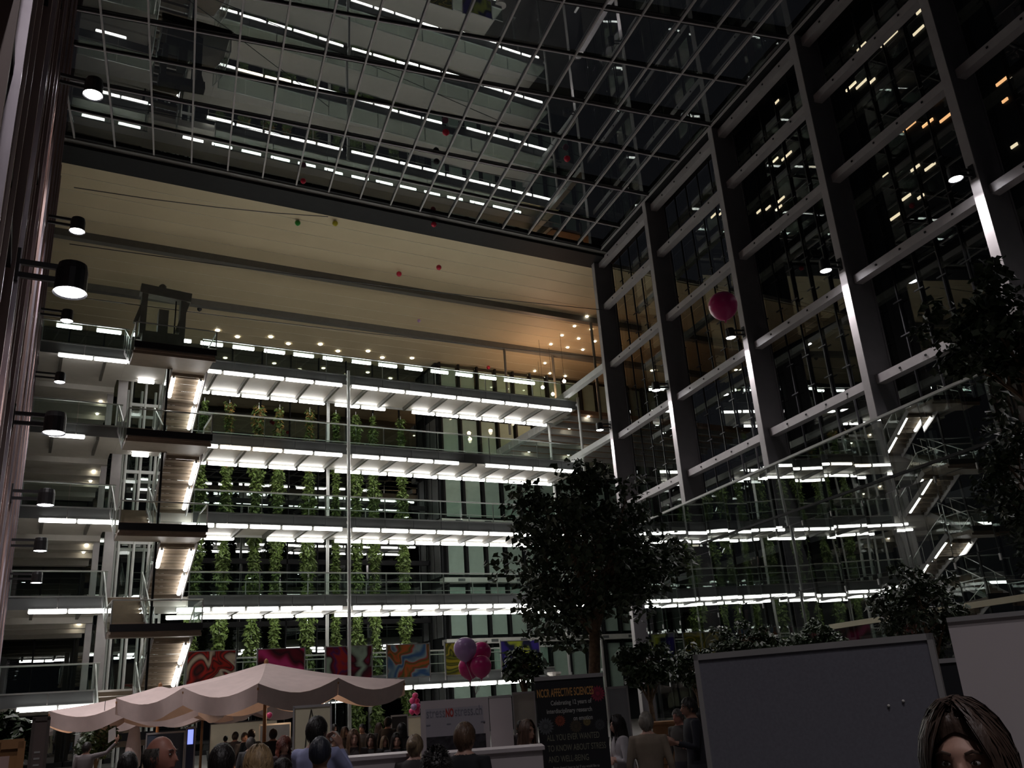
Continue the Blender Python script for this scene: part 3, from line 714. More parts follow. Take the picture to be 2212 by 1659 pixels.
p = at_d(1562, 662, 17.0); balloon(p, 31/FPX*16.6, 'pink', 'large pink balloon drifting in front of the glass facade columns', string=.9)
for px, py, col, y, r, lab in ((643,482,'green',0,.14,'small green balloon against the cream soffit'), (724,483,'yellow',0,.14,'small yellow balloon against the cream soffit'),
    (937,485,'red',0,.14,'dark red balloon on the girder at the roof edge'), (862,592,'red',0,.15,'red balloon below the first soffit beam, left of a pair'),
    (948,578,'red',0,.15,'red balloon below the soffit girder, right of a pair'), (905,693,'lilac',0,.11,'tiny faded balloon between the two soffit beams'),
    (1055,794,'red',0,.14,'red balloon above the blind-fronted box'), (431,668,'dark',0,.14,'small black balloon under the soffit beam near the gantry'),
    (963,286,'red',0,.15,'red balloon against the middle of the glass roof'), (1225,343,'red',0,.15,'red balloon against the glass roof near the right corner'),
    (943,349,'dark',0,.14,'small black balloon against the glass roof'), (655,391,'red',0,.13,'dark red balloon at the left of the roof edge girder')):
    zb = RZ-1.05*r-.13 if py > 590 or py < 360 else RZ-1.05*r-(.27 if py < 400 or px > 900 else .02)
    q = at_z(px, py, zb); balloon(q, r, col, lab, 'escaped balloons under the roof')
# bunch of four on strings
bd = 13.0; knot = at_d(1028, 1500, bd)
for px, py, r, col, dd, lab in ((1005,1403,25,'lilac',-.1,'pale lilac balloon at the top left of the bunch of four'), (1039,1410,23,'pink',.25,'pink balloon at the upper right of the bunch of four'),
                          (1014,1443,24,'pink',.1,'pink balloon at the lower left of the bunch of four'), (1039,1440,23,'pink',-.15,'pink balloon at the lower right of the bunch of four')):
    balloon(at_d(px, py, bd+dd), r/FPX*bd*.95, col, lab, 'bunch of four balloons', strto=knot)
bd = 24.0
bn = 0
for px, py, col, dd in ((897,1503,'hot',0), (891,1514,'hot',-.1), (900,1515,'hot',.15), (903,1526,'hot',0), (894,1527,'lilac',-.2), (890,1537,'hot',0), (901,1537,'hot',-.1)):
    lab = 'small lilac balloon in the middle of the balloon column' if col == 'lilac' else 'small hot pink balloon in the column beside the white poster wall, %s from the top' % ORD[bn]
    balloon(at_d(px, py, bd+dd), 6.2/FPX*bd, col, lab, 'balloon column'); bn += 1
balloon(at_d(582, 1545, 24), 5.5/FPX*24, 'hot', 'single hot pink balloon seen under the big parasol')

# ================================================================== PARASOLS
def parasol(c, half, rim, apex, label, rotz, group='square market parasols'):
    """c: foot on the floor; half: half the diagonal; rim, apex: heights"""
    c = Vector(c); t = thing('parasol', c, label, 'parasol', group)
    ang = [rotz+math.pi/4*i for i in range(8)]
    rr = [half if i % 2 == 0 else half*.7071 for i in range(8)]
    tip = [c+Vector((rr[i]*math.cos(ang[i]), rr[i]*math.sin(ang[i]), rim+(.06 if i % 2 else 0))) for i in range(8)]
    ap = c+Vector((0,0,apex)); NU, NV = 8, 10
    val_m = []
    cn = []
    for i in range(8):
        a, b = tip[i], tip[(i+1) % 8]; mb = MB(); vs = []; 
        for v in range(NV+1):
            for u in range(NU+1):
                fu, fv = u/NU, v/NV
                p = ap.lerp(a, fv).lerp(ap.lerp(b, fv), fu); p.z -= .20*math.sin(math.pi*fu)*fv*fv - .10*math.sin(math.pi*fv)*0 + .06*math.sin(math.pi*fv)
                vs.append(p)
        fs = [(v*(NU+1)+u, v*(NU+1)+u+1, (v+1)*(NU+1)+u+1, (v+1)*(NU+1)+u) for v in range(NV) for u in range(NU)]
        mb.add(vs, fs); cn.append(mb)
        mv = MB(); vs = []
        outw = ((a+b)/2-c); outw.z = 0; outw.normalize()
        for v in range(4):
            for u in range(NU*2+1):
                fu = u/(NU*2); p = a.lerp(b, fu); p.z -= .20*math.sin(math.pi*fu)
                p.z -= .30*v/3; p += outw*(.035*math.sin(fu*math.pi*3+i)*v/3 - .04*v/3); vs.append(p)
        n2 = NU*2+1
        mv.add(vs, [(v*n2+u, v*n2+u+1, (v+1)*n2+u+1, (v+1)*n2+u) for v in range(3) for u in range(NU*2)]); val_m.append(mv)
    for mb, mv in zip(cn, val_m):
        cp = mb.build('canopy_panel', K['canvas'], t, True); mv.build('valance', K['canvas'], cp, True)
    hub = c+Vector((0,0,apex-.55))
    for i in range(8):
        MB().bar(ap-Vector((0,0,.20)), tip[i]-Vector((0,0,.09)), .03, .04).build('rib', K['wood'], t)
        MB().bar(hub, ap.lerp(tip[i], .5)-Vector((0,0,.1)), .025, .03).build('strut', K['wood'], t)
    MB().tube([c+Vector((0,0,.05)), ap], .035, 10).build('pole', K['wood'], t, True)
    MB().lathe(ap, [(.05,-.02),(.04,.05),(.001,.09)], 10).build('finial', K['wood'], t)
    MB().box(c.x-.4, c.x+.4, c.y-.4, c.y+.4, 0, .08).build('base', K['fascia'], t)
    return t
def foot(px, py, y): p = at_y(px, py, y); return (p.x, y, 0)
def underlight(c, z, label):  # lamp added to give the parasol undersides a warm glow
    t = thing('underlight', c, label, 'lamp', 'added lamps under the parasols'); p = Vector((c[0], c[1], z))
    MB().lathe(p, [(.06,0),(.07,.05),(.07,.16),(.03,.2)], 10).build('shade', K['tubew'], t, True); MB().tube([p+Vector((0,0,.19)), p+Vector((.0,0,.45))], .006, 5).build('cord', K['black'], t)
    l = bpy.data.lights.new('glow', 'POINT'); l.energy = 16; l.color = (1,.66,.38); l.shadow_soft_size = .1
    lo = bpy.data.objects.new('glow', l); COL.objects.link(lo); lo.parent = t; lo.location = (0, 0, z-.08-t.location.z)
ROT = math.radians(-106)
parasol(foot(575, 1437, 18.5), 2.75, 2.20, 2.68, 'large pale square parasol in front, its peak below the paintings', ROT)
parasol(foot(440, 1500, 27), 2.75, 2.06, 2.5, 'pale parasol behind, its rim showing below the large one', ROT+.1)
parasol(foot(345, 1500, 22.5), 2.3, 2.10, 2.5, 'pale parasol behind whose lit underside shows at the left', ROT+.5)
q = foot(345, 1500, 22.5); underlight((q[0]-1.2, q[1]-.9, 0), 1.78, 'small added warm lantern under the left parasol')
q = foot(575, 1437, 18.5); underlight((q[0]+.5, q[1]+.6, 0), 1.82, 'small added warm lantern under the big parasol')
# folded parasol
p = Vector(foot(292, 1560, 27))
t = thing('folded_parasol', p, 'folded pale parasol standing upright left of the balding man', 'parasol')
MB().lathe(p, [(.06,.6),(.20,.7),(.21,1.0),(.15,1.5),(.07,1.95),(.001,2.0)], 14).build('cover', K['canvas'], t, True); MB().tube([p, p+Vector((0,0,1.95))], .03, 8).build('pole', K['wood'], t); MB().lathe(p, [(.3,0),(.3,.07),(.05,.09)], 14).build('base', K['fascia'], t)

# ================================================================== BOARDS, BANNERS, STANDS
def frame_from(px0, py0, px1, py1, dist, zbot=0.):
    """upright panel whose top edge runs between two pixels, about dist away"""
    a, b = at_d(px0, py0, dist if not isinstance(dist, tuple) else dist[0]), at_d(px1, py1, dist if not isinstance(dist, tuple) else dist[1])
    b.z = a.z = (a.z+b.z)/2
    return a, b
def panel(mb, a, b, z0, z1, th, o=0.):
    u = (b-a); u.z = 0; u.normalize(); n = Vector((u.y, -u.x, 0))      # n towards the camera
    q = []
    for z in (z0, z1):
        for p, k in ((a, o+th), (b, o+th), (b, o), (a, o)): v = p+n*k; q.append(Vector((v.x, v.y, z)))
    return mb.hexa(q)
def text(s, size, mtl, parent, a, u, x, z, n, off, name='lettering', align='LEFT', xs=1.0, bold=0., fit=None):
    cu = bpy.data.curves.new(name, 'FONT'); cu.body = s; cu.size = size; cu.extrude = .0015; cu.align_x = align; cu.offset = bold
    tmp = bpy.data.objects.new('tmp', cu); COL.objects.link(tmp)
    dg = bpy.context.evaluated_depsgraph_get(); me = bpy.data.meshes.new_from_object(tmp.evaluated_get(dg)); bpy.data.objects.remove(tmp)
    me.materials.clear(); me.materials.append(mtl); me.name = name
    if fit: xs = fit/max(1e-6, max(v.co.x for v in me.vertices)-min(v.co.x for v in me.vertices))
    org = Vector((a.x, a.y, 0))+u*x+n*off; org.z = z
    base = wloc(parent)
    for v in me.vertices: v.co = org+u*v.co.x*xs+Vector((0,0,1))*v.co.y+n*v.co.z-base
    o = bpy.data.objects.new(name, me); COL.objects.link(o); o.parent = parent; return o
def basis(a, b):
    u = b-a; u.z = 0; L = u.length; u.normalize(); return u, Vector((u.y, -u.x, 0)), L
# --- blue pinboard, right foreground
a, b = frame_from(1512, 1418, 2006, 1388, (5.9, 5.55)); u, n, L = basis(a, b); zt = a.z
t = thing('pinboard', ((a.x+b.x)/2, (a.y+b.y)/2, 0), 'large blue grey pinboard with aluminium frame in the right foreground', 'board')
panel(MB(), a, b, .55, zt, .03).build('felt', K['bluepin'], t)
for pa, pb, z0, z1 in ((a, b, zt-.005, zt+.03), (a, b, .52, .56)): panel(MB(), pa-u*.03, pb+u*.03, z0, z1, .05, -.01).build('frame_rail', K['alu'], t)
for p in (a-u*.03, b): panel(MB(), p, p+u*.03, .0, zt+.03, .05, -.01).build('frame_post', K['alu'], t)
for p in (a, b): MB().bar(Vector((p.x,p.y,.03))-n*.3, Vector((p.x,p.y,.03))+n*.3, .05, .05).build('foot', K['alu'], t)
for fx, z in ((.80, zt-.33), (.86, zt-.31)): 
    q = a+u*(L*fx)+n*.035; MB().ellip((q.x,q.y,z), .008, .008, .008, 8, 6).build('pin', K['paper'], t)
# --- white panel at the right edge
a, b = frame_from(2046, 1340, 2330, 1325, 4.6); u, n, L = basis(a, b); zt = a.z
t = thing('exhibition_wall', ((a.x+b.x)/2, (a.y+b.y)/2, 0), 'tall pale display panel at the right edge of the picture', 'panel')
panel(MB(), a, b, .1, zt, .04).build('sheet', K['whiteboard'], t); panel(MB(), a, b, zt, zt+.02, .06, -.01).build('top_rail', K['alu'], t)
for p in (a, b): MB().bar(Vector((p.x,p.y,.05))-n*.3, Vector((p.x,p.y,.05))+n*.3, .06, .1).build('foot', K['alu'], t)
q = a+u*.42; MB().tube([Vector((q.x,q.y,zt+.02))+n*.05, Vector((q.x+.02,q.y,zt-.3))+n*.05, Vector((q.x-.02,q.y,zt-.9))+n*.05], .004, 5).build('cord', K['black'], t)
# --- black roll-up banner
gold = mat('gold_print', (.52,.27,.08), .6); silver = mat('silver_print', (.42,.42,.40), .6); dimp = mat('olive_print', (.22,.22,.16), .6); blackp = mat('banner_black', (.012,.013,.016), .5)
a, b = frame_from(1156, 1469, 1302, 1462, 9.9); u, n, L = basis(a, b); zt = a.z
t = thing('rollup_banner', ((a.x+b.x)/2, (a.y+b.y)/2, 0), 'black roll-up banner with gold heading in front of the large tree trunk', 'banner')
panel(MB(), a, b, .1, zt, .006).build('sheet', blackp, t)
panel(MB(), a-u*.01, b+u*.01, zt-.005, zt+.035, .03, -.012).build('top_rail', K['alu'], t)
panel(MB(), a-u*.02, b+u*.02, .0, .1, .2, -.1).build('base', K['alu'], t)
S = L/.80
ln = [('NCCR AFFECTIVE SCIENCES', .125, gold, .01, .19, 'LEFT', .002, .83), ('Celebrating 12 years of', .07, silver, .80, .285, 'RIGHT', .001, .60), ('interdisciplinary research', .07, silver, .80, .375, 'RIGHT', .001, .66), ('on emotion', .07, silver, .80, .465, 'RIGHT', .001, .28),
      ('ALL YOU EVER WANTED', .095, dimp, .11, .67, 'LEFT', .0, .76), ('TO KNOW ABOUT STRESS', .095, dimp, .11, .785, 'LEFT', .0, .84), ('AND WELL-BEING', .095, dimp, .11, .90, 'LEFT', .0, .58),
      ("Stress doesn't have to be! If you would like to", .042, silver, .17, .975, 'LEFT', 0, .66), ('know more about your stress, learn and what to', .042, silver, .17, 1.025, 'LEFT', 0, .72), ('do about it, come and try it in a quick survey', .042, silver, .17, 1.075, 'LEFT', 0, .70)]
for s, sz, mt, x, dz, al, bo, fw in ln: text(s, sz*S, mt, t, a, u, x*L, zt-dz*S, n, .009, 'lettering', al, 1, bo, fw*L)
for fx, dz, r, mt in ((.93,.19,.085,mat('flower_red',(.25,.02,.05),.6)), (.11,.51,.09,mat('flower_grey',(.10,.11,.12),.6)), (.33,.46,.06,mat('flower_orange',(.26,.06,.03),.6)), (.56,.53,.07,mat('flower_olive',(.07,.055,.035),.6)), (.73,.49,.045,mat('flower_gold',(.18,.14,.05),.6)), (.92,.53,.06,mat('flower_dim',(.05,.055,.06),.6))):
    c = a+u*(L*fx)*.97; c.z = zt-dz*S; c = c+n*.0085
    fl = MB().lathe((0,0,0), [(.001,.001),(r*.28,.001),(.001,.0)], 10)
    for k in range(16):
        an = 2*math.pi*k/16; d = Vector((math.cos(an), math.sin(an), 0)); w = Vector((-math.sin(an), math.cos(an), 0))
        fl.add([d*r*.2, d*r*.7+w*r*.13, d*r, d*r*.7-w*r*.13], [(0,1,2,3)])
    for v in range(len(fl.v)): q = fl.v[v]; fl.v[v] = c+u*q.x+Vector((0,0,1))*q.y+n*q.z
    fl.build('flower_print', mt, t)
# --- second dark banner between pinboard and right panel
a, b = frame_from(2020, 1434, 2070, 1430, 7.2); u, n, L = basis(a, b); zt = a.z
t = thing('rollup_banner', ((a.x+b.x)/2, (a.y+b.y)/2, 0), 'dark roll-up banner half hidden between the pinboard and the right panel', 'banner')
b2 = a+u*.8; panel(MB(), a-u*.45, b2-u*.35, .1, zt, .006).build('sheet', blackp, t); panel(MB(), a-u*.46, b2-u*.34, zt, zt+.03, .03, -.012).build('top_rail', K['alu'], t); panel(MB(), a-u*.46, b2-u*.34, 0, .1, .2, -.1).build('base', K['alu'], t)
for k in range(4): panel(MB(), a+u*(.03+.01*k), a+u*.14, zt-.3-.06*k, zt-.28-.06*k, .002, .007).build('print_line', dimp, t)
# --- stress poster wall
red = mat('poster_red', (.42,.04,.03), .6); gry = mat('poster_grey', (.20,.20,.24), .6); postm = mat('poster_sheet', (.40,.38,.42), .6, var=.03)
a, b = frame_from(908, 1515, 1054, 1505, 9.6); u, n, L = basis(a, b); zt = a.z
t = thing('poster_wall', ((a.x+b.x)/2, (a.y+b.y)/2, 0), 'grey poster wall reading stressNOstress.ch with a dark photo strip', 'poster')
panel(MB(), a, b, .0, zt, .03).build('board', K['whiteboard'], t); sh = panel(MB(), a+u*.05, b-u*.06, .2, zt-.08, .004, .032).build('sheet', postm, t)
S = L/.80
text('stress', .155*S, gry, t, a, u, .08*L, zt-.19*S, n, .038, 'lettering', 'LEFT', 1, 0, .27*L); text('NO', .125*S, red, t, a, u, .365*L, zt-.19*S, n, .038, 'lettering', 'LEFT', 1, .004, .115*L); text('stress.ch', .155*S, gry, t, a, u, .495*L, zt-.19*S, n, .038, 'lettering', 'LEFT', 1, 0, .40*L)
for x in (.06, .30, .50, .70): panel(MB(), a+u*x*S, a+u*(x+.05)*S, zt-.28*S, zt-.265*S, .002, .037).build('logo', gry, t)
panel(MB(), a+u*.06*S, b-u*.05*S, zt-.58*S, zt-.40*S, .002, .037).build('photo_strip', mat('photo_dark', (.03,.028,.035), .5, var=.8, scale=18), t)
text('apprenez-en plus comment', .07*S, gry, t, a, u, .07*S, zt-.72*S, n, .038, 'lettering', 'LEFT', .7, .001); text('gérer au travail', .07*S, gry, t, a, u, .20*S, zt-.83*S, n, .038, 'lettering', 'LEFT', .7, .001); text('et au quotidien', .07*S, gry, t, a, u, .22*S, zt-.94*S, n, .038, 'lettering', 'LEFT', .7, .001)
# --- white wall unit and counter to its right
a, b = frame_from(1056, 1508, 1104, 1505, 9.9); u, n, L = basis(a, b)
t = thing('booth_wall', ((a.x+b.x)/2, (a.y+b.y)/2, 0), 'plain white booth wall right of the poster wall', 'wall panel')
panel(MB(), a, b, 0, a.z, .06).build('sheet', K['whiteboard'], t); panel(MB(), a-u*.005, b+u*.005, a.z, a.z+.02, .07, -.005).build('top_rail', K['alu'], t)
a, b = frame_from(960, 1620, 1168, 1612, 8.4); u, n, L = basis(a, b)
t = thing('counter', ((a.x+b.x)/2, (a.y+b.y)/2, 0), 'white exhibition counter between the poster wall and black banner', 'counter')
panel(MB(), a, b, 0, a.z-.03, .45, -.2).build('body', K['whiteboard'], t); panel(MB(), a-u*.02, b+u*.02, a.z-.03, a.z, .5, -.22).build('top', K['whiteboard'], t)
a, b = frame_from(722, 1635, 888, 1625, 8.9); u, n, L = basis(a, b)
t = thing('counter', ((a.x+b.x)/2, (a.y+b.y)/2, 0), 'white exhibition counter in front of the crowd of women', 'counter')
panel(MB(), a, b, 0, a.z-.03, .45, -.2).build('body', K['whiteboard'], t); panel(MB(), a-u*.02, b+u*.02, a.z-.03, a.z, .5, -.22).build('top', K['whiteboard'], t)
# --- cream panel beside the blue-shirted man
def stand(px0, py0, px1, py1, d, label, mtl, cat='board', frame=K['alu'], zb=.3, name='display_board'):
    a, b = frame_from(px0, py0, px1, py1, d); u, n, L = basis(a, b)
    t = thing(name, ((a.x+b.x)/2, (a.y+b.y)/2, 0), label, cat)
    panel(MB(), a, b, zb, a.z-.02, .025).build('sheet', mtl, t)
    panel(MB(), a-u*.02, b+u*.02, a.z-.025, a.z+.01, .045, -.01).build('top_rail', frame, t)
    for p in (a-u*.02, b): panel(MB(), p, p+u*.025, 0, a.z, .045, -.01).build('post', frame, t); MB().bar(Vector((p.x,p.y,.02))-n*.25, Vector((p.x,p.y,.02))+n*.25, .05, .04).build('foot', frame, t)
    return t, a, b, u, n
t, a, b, u, n = stand(636, 1526, 713, 1522, 13.5, 'cream display board with a hanging cord behind the blue-shirted man', K['cream'], zb=.1)
q = a.lerp(b, .47); mb = MB()
for dx in (-.09, .09): mb.tube([Vector((q.x,q.y,a.z-.05))+n*.03, Vector((q.x,q.y,a.z-.35))+u*dx*.7+n*.03, Vector((q.x,q.y,a.z-.7))+u*dx+n*.03], .006, 5)
mb.build('cord', K['black'], t)
stand(455, 1563, 598, 1553, 31, 'wide cream display board under the big parasol', K['cream'], frame=K['black'])
stand(562, 1566, 626, 1561, 21, 'blue display board right of the parasol pole', mat('blue_board', (.13,.17,.24), .8))
stand(318, 1586, 398, 1578, 20, 'dark blue display board behind the balding man', mat('navy_board', (.06,.08,.12), .8))
t, a, b, u, n = stand(404, 1572, 421, 1570, 19, 'small glowing blue screen left of the parasol poles', mat('screen_body', (.04,.05,.1), .4), 'screen', name='screen')
panel(MB(), a+u*.02, b-u*.02, a.z-.30, a.z-.04, .004, .026).build('display', emit('screen_glow', (.25,.32,1.0), 1.2), t)
stand(1312, 1485, 1352, 1483, 14, 'plain grey board just right of the black banner', mat('grey_board', (.26,.27,.28), .8), zb=.05)
stand(1108, 1497, 1152, 1494, 17, 'pale grey board behind the little round tree', mat('pale_board', (.40,.38,.33), .8), zb=.05)
stand(880, 1548, 908, 1546, 22, 'bright white panel below the pink balloon column', mat('white_panel', (.75,.72,.55), .8), zb=.05)
stand(846, 1546, 879, 1544, 21, 'dark framed notice board left of the balloon column', K['black'], zb=.9)
# --- signs at the lower left
t, a, b, u, n = stand(0, 1604, 40, 1602, 4.2, 'wooden framed sheet at the lower left corner', K['wood'], 'sign', K['wood'], name='notice_sign')
panel(MB(), a+u*.0, b-u*.025, .5, a.z-.05, .004, .026).build('paper_sheet', mat('pink_paper', (.45,.30,.27), .8), t)
t, a, b, u, n = stand(76, 1552, 103, 1549, 9, 'slim brown totem sign with faint writing at the lower left', mat('totem_brown', (.17,.13,.12), .6), 'sign', mat('totem_edge', (.12,.1,.09), .6), name='totem_sign')
for k in range(3): panel(MB(), a+u*.02, b-u*.03, a.z-.28-.05*k, a.z-.265-.05*k, .003, .026).build('print_line', silver, t)
# wooden counter far right of the black banner
a, b = frame_from(1410, 1560, 1500, 1553, 17); u, n, L = basis(a, b)
t = thing('wooden_counter', ((a.x+b.x)/2, (a.y+b.y)/2, 0), 'warm wooden bar counter behind the grey-haired man', 'counter')
panel(MB(), a, b, .05, a.z-.04, .5, -.25).build('body', K['wood'], t); panel(MB(), a-u*.03, b+u*.03, a.z-.04, a.z, .6, -.3).build('top', K['wood'], t)
for k in range(5): panel(MB(), a, b, .2+.22*k, .215+.22*k, .01, .25).build('slat_joint', K['bark'], t)
# ================================================================== PEOPLE
HC = Vector((0, -.012, 1.575))            # head centre of the 1.72 m figure, facing -Y
def hand(mb, w, d, palm, s=1.0, curl=.5):
    """palm and five fingers from wrist w along d, palm normal `palm`"""
    w = Vector(w); d = Vector(d).normalized(); palm = Vector(palm); palm = (palm-d*palm.dot(d)).normalized(); side = d.cross(palm)
    for k in range(4):
        o = side*(.030-.020*k); L = (.068,.078,.072,.055)[k]*s
        p0 = w+d*.035+o*.8; p1 = w+d*.090*s+o; p2 = p1+(d*(1-.3*curl)+palm*.6*curl).normalized()*L*.55; p3 = p2+(d*(1-.8*curl)+palm*1.0*curl).normalized()*L*.5
        mb.tube([p0, p1, p2, p3], [.017,.0125,.0105,.009], 7)
    p0 = w+d*.02+side*.025; p1 = w+d*.05+side*.050+palm*.012; p2 = p1+(d*.8+side*.35+palm*.4).normalized()*.035; p3 = p2+(d+palm*.5).normalized()*.025
    mb.tube([p0, p1, p2, p3], [.018,.0135,.012,.010], 7)
    mb.tube([w-d*.02, w+d*.04, w+d*.09], [.024,.034,.030], 9, sx=.62)
def body_raw(pose):
    mb = MB()
    # torso: elliptical rings
    rings = [(.80,.150,.105,0),(.88,.172,.120,.0),(.96,.165,.115,0),(1.06,.148,.105,0),(1.16,.158,.112,-.005),(1.27,.178,.120,-.005),(1.36,.186,.112,0),(1.42,.165,.090,.005),(1.455,.105,.072,.008),(1.48,.062,.060,.008)]
    vs = []; n = 20
    for z, rx, ry, oy in rings:
        for k in range(n): a = 2*math.pi*k/n; vs.append((rx*math.cos(a), oy+ry*math.sin(a), z))
    fs = [(i*n+k, i*n+(k+1) % n, (i+1)*n+(k+1) % n, (i+1)*n+k) for i in range(len(rings)-1) for k in range(n)]
    fs.append(tuple(range(n-1,-1,-1))); fs.append(tuple((len(rings)-1)*n+k for k in range(n))); mb.add(vs, fs)
    # legs, feet
    for s in (-1, 1):
        mb.tube([(s*.085,0,.90),(s*.092,-.005,.70),(s*.095,0,.48),(s*.097,.015,.30),(s*.098,.02,.07)], [.088,.080,.056,.054,.040], 12)
        mb.tube([(s*.098,.055,.045),(s*.100,-.04,.05),(s*.108,-.13,.038),(s*.112,-.185,.032)], [.040,.046,.042,.028], 10)
    # arms
    H = {}
    for s in (-1, 1):
        sh = Vector((s*.175, .0, 1.405))
        if pose == 'photo' or (pose == 'raise' and s == -1):
            if pose == 'photo': el = Vector((s*.255,-.16,1.20)); wr = Vector((s*.09,-.26,1.44)); hd = Vector((-s*.35,-.25,.9)); pn = (-s,0,0)
            else: el = Vector((-.40,-.10,1.46)); wr = Vector((-.54,-.22,1.66)); hd = Vector((-.25,-.3,.9)); pn = (1,0,0)
        elif pose == 'folded': el = Vector((s*.26,-.04,1.12)); wr = Vector((-s*.02,-.20,1.14+.03*s)); hd = Vector((-s,-.05,.1)); pn = (0,1,-.3)
        elif pose == 'gesture' : el = Vector((s*.25,-.05,1.13)); wr = Vector((s*.16,-.27,1.19)); hd = Vector((-s*.3,-.7,.35)); pn = (-s,0,.2)
        else: el = Vector((s*.245,.03,1.13)); wr = Vector((s*.255,-.05,.89)); hd = Vector((s*.02,-.12,-1)); pn = (-s,0,0)
        mb.tube([Vector((s*.10,0,1.39)), sh, sh.lerp(el,.5), el, el.lerp(wr,.35), wr], [.062,.064,.052,.042,.041,.027], 12)
        hand(mb, wr, hd, pn); H[s] = wr+hd.normalized()*.07
    # neck, head
    mb.tube([(0,.01,1.42),(0,.005,1.50),(0,.0,1.55)], [.062,.054,.056], 12)
    n, m = 22, 16; vs = []; 
    for i in range(m+1):
        t = math.pi*i/m; zz = math.cos(t)
        for k in range(n):
            a = 2*math.pi*k/n; x = math.sin(t)*math.cos(a); y = math.sin(t)*math.sin(a)
            jaw = 1.0 if zz > -.1 else 1-.34*((-zz-.1)/.9)
            fy = .098 if y > 0 else .092
            px, py, pz = x*.077*jaw, y*fy*(1 if y < 0 else (1-.12*max(0,-zz))), zz*.122
            if y < 0: py -= .010*max(0, -zz)*math.sin(t)      # chin forward
            if y < -.5 and .02 < zz < .30: py += .010*math.exp(-((abs(x)-.42)/.2)**2)   # eye sockets
            vs.append(HC+Vector((px, py, pz)))
    mb.add(vs, [(i*n+k, (i+1)*n+k, (i+1)*n+(k+1) % n, i*n+(k+1) % n) for i in range(m) for k in range(n)])
    c = HC
    mb.tube([c+Vector((0,-.086,.030)), c+Vector((0,-.102,.0)), c+Vector((0,-.115,-.022)), c+Vector((0,-.096,-.034))], [.008,.010,.014,.010], 8)
    mb.tube([c+Vector((-.026,-.083,-.062)), c+Vector((0,-.097,-.058)), c+Vector((.026,-.083,-.062))], [.005,.009,.005], 7)
    mb.tube([c+Vector((-.045,-.078,.034)), c+Vector((-.02,-.092,.038)), c+Vector((.02,-.092,.038)), c+Vector((.045,-.078,.034))], [.006,.008,.008,.006], 7)
    for s in (-1, 1): mb.ellip(c+Vector((s*.079,.008,-.005)), .010, .020, .032, 10, 8)
    return mb, H
BODY = {}
def body(pose):
    if pose in BODY: return BODY[pose]
    mb, H = body_raw(pose); me = mb.mesh('body_'+pose, K['black']); o = bpy.data.objects.new('tmp', me); COL.objects.link(o)
    md = o.modifiers.new('r', 'REMESH'); md.mode = 'VOXEL'; md.voxel_size = .0125; md.use_smooth_shade = True
    sm = o.modifiers.new('s', 'SMOOTH'); sm.factor = .5; sm.iterations = 2
    dg = bpy.context.evaluated_depsgraph_get(); me2 = bpy.data.meshes.new_from_object(o.evaluated_get(dg)); bpy.data.objects.remove(o); me2.name = 'body_'+pose
    me2.materials.clear()
    for m in (SKIN[0], K['black'], K['black'], K['black'], LIP): me2.materials.append(m)
    for p in me2.polygons:
        c = p.center
        if min((c-H[-1]).length, (c-H[1]).length) < .105: k = 0
        elif c.z > 1.462 and abs(c.x) < .10 and (c-HC).length < .24:
            k = 0
            if c.y < HC.y-.083 and abs(c.z-(HC.z-.060)) < .009 and abs(c.x) < .026: k = 4
        elif c.z < .085: k = 3
        elif c.z < .93 and abs(c.x) < .205 and not (pose == 'stand' and abs(c.x) > .19): k = 2
        else: k = 1
        p.material_index = k
    BODY[pose] = me2; return me2
SKIN = [mat('skin_fair', (.42,.24,.18), .55, var=.06), mat('skin_tan', (.30,.16,.11), .55, var=.06), mat('skin_ruddy', (.42,.18,.13), .5, var=.08)]
LIP = mat('lips', (.30,.10,.09), .5)
CL = {}
def cloth(c):
    if c not in CL: CL[c] = mat('cloth_%d' % len(CL), c, .85, var=.10, scale=8)
    return CL[c]
HM = {}
def hairmat(c):
    if c not in HM: HM[c] = mat('hair_%d' % len(HM), c, .5, var=.35, scale=40, bump=.4, stretch=(1,1,.15))
    return HM[c]
HAIR = {}
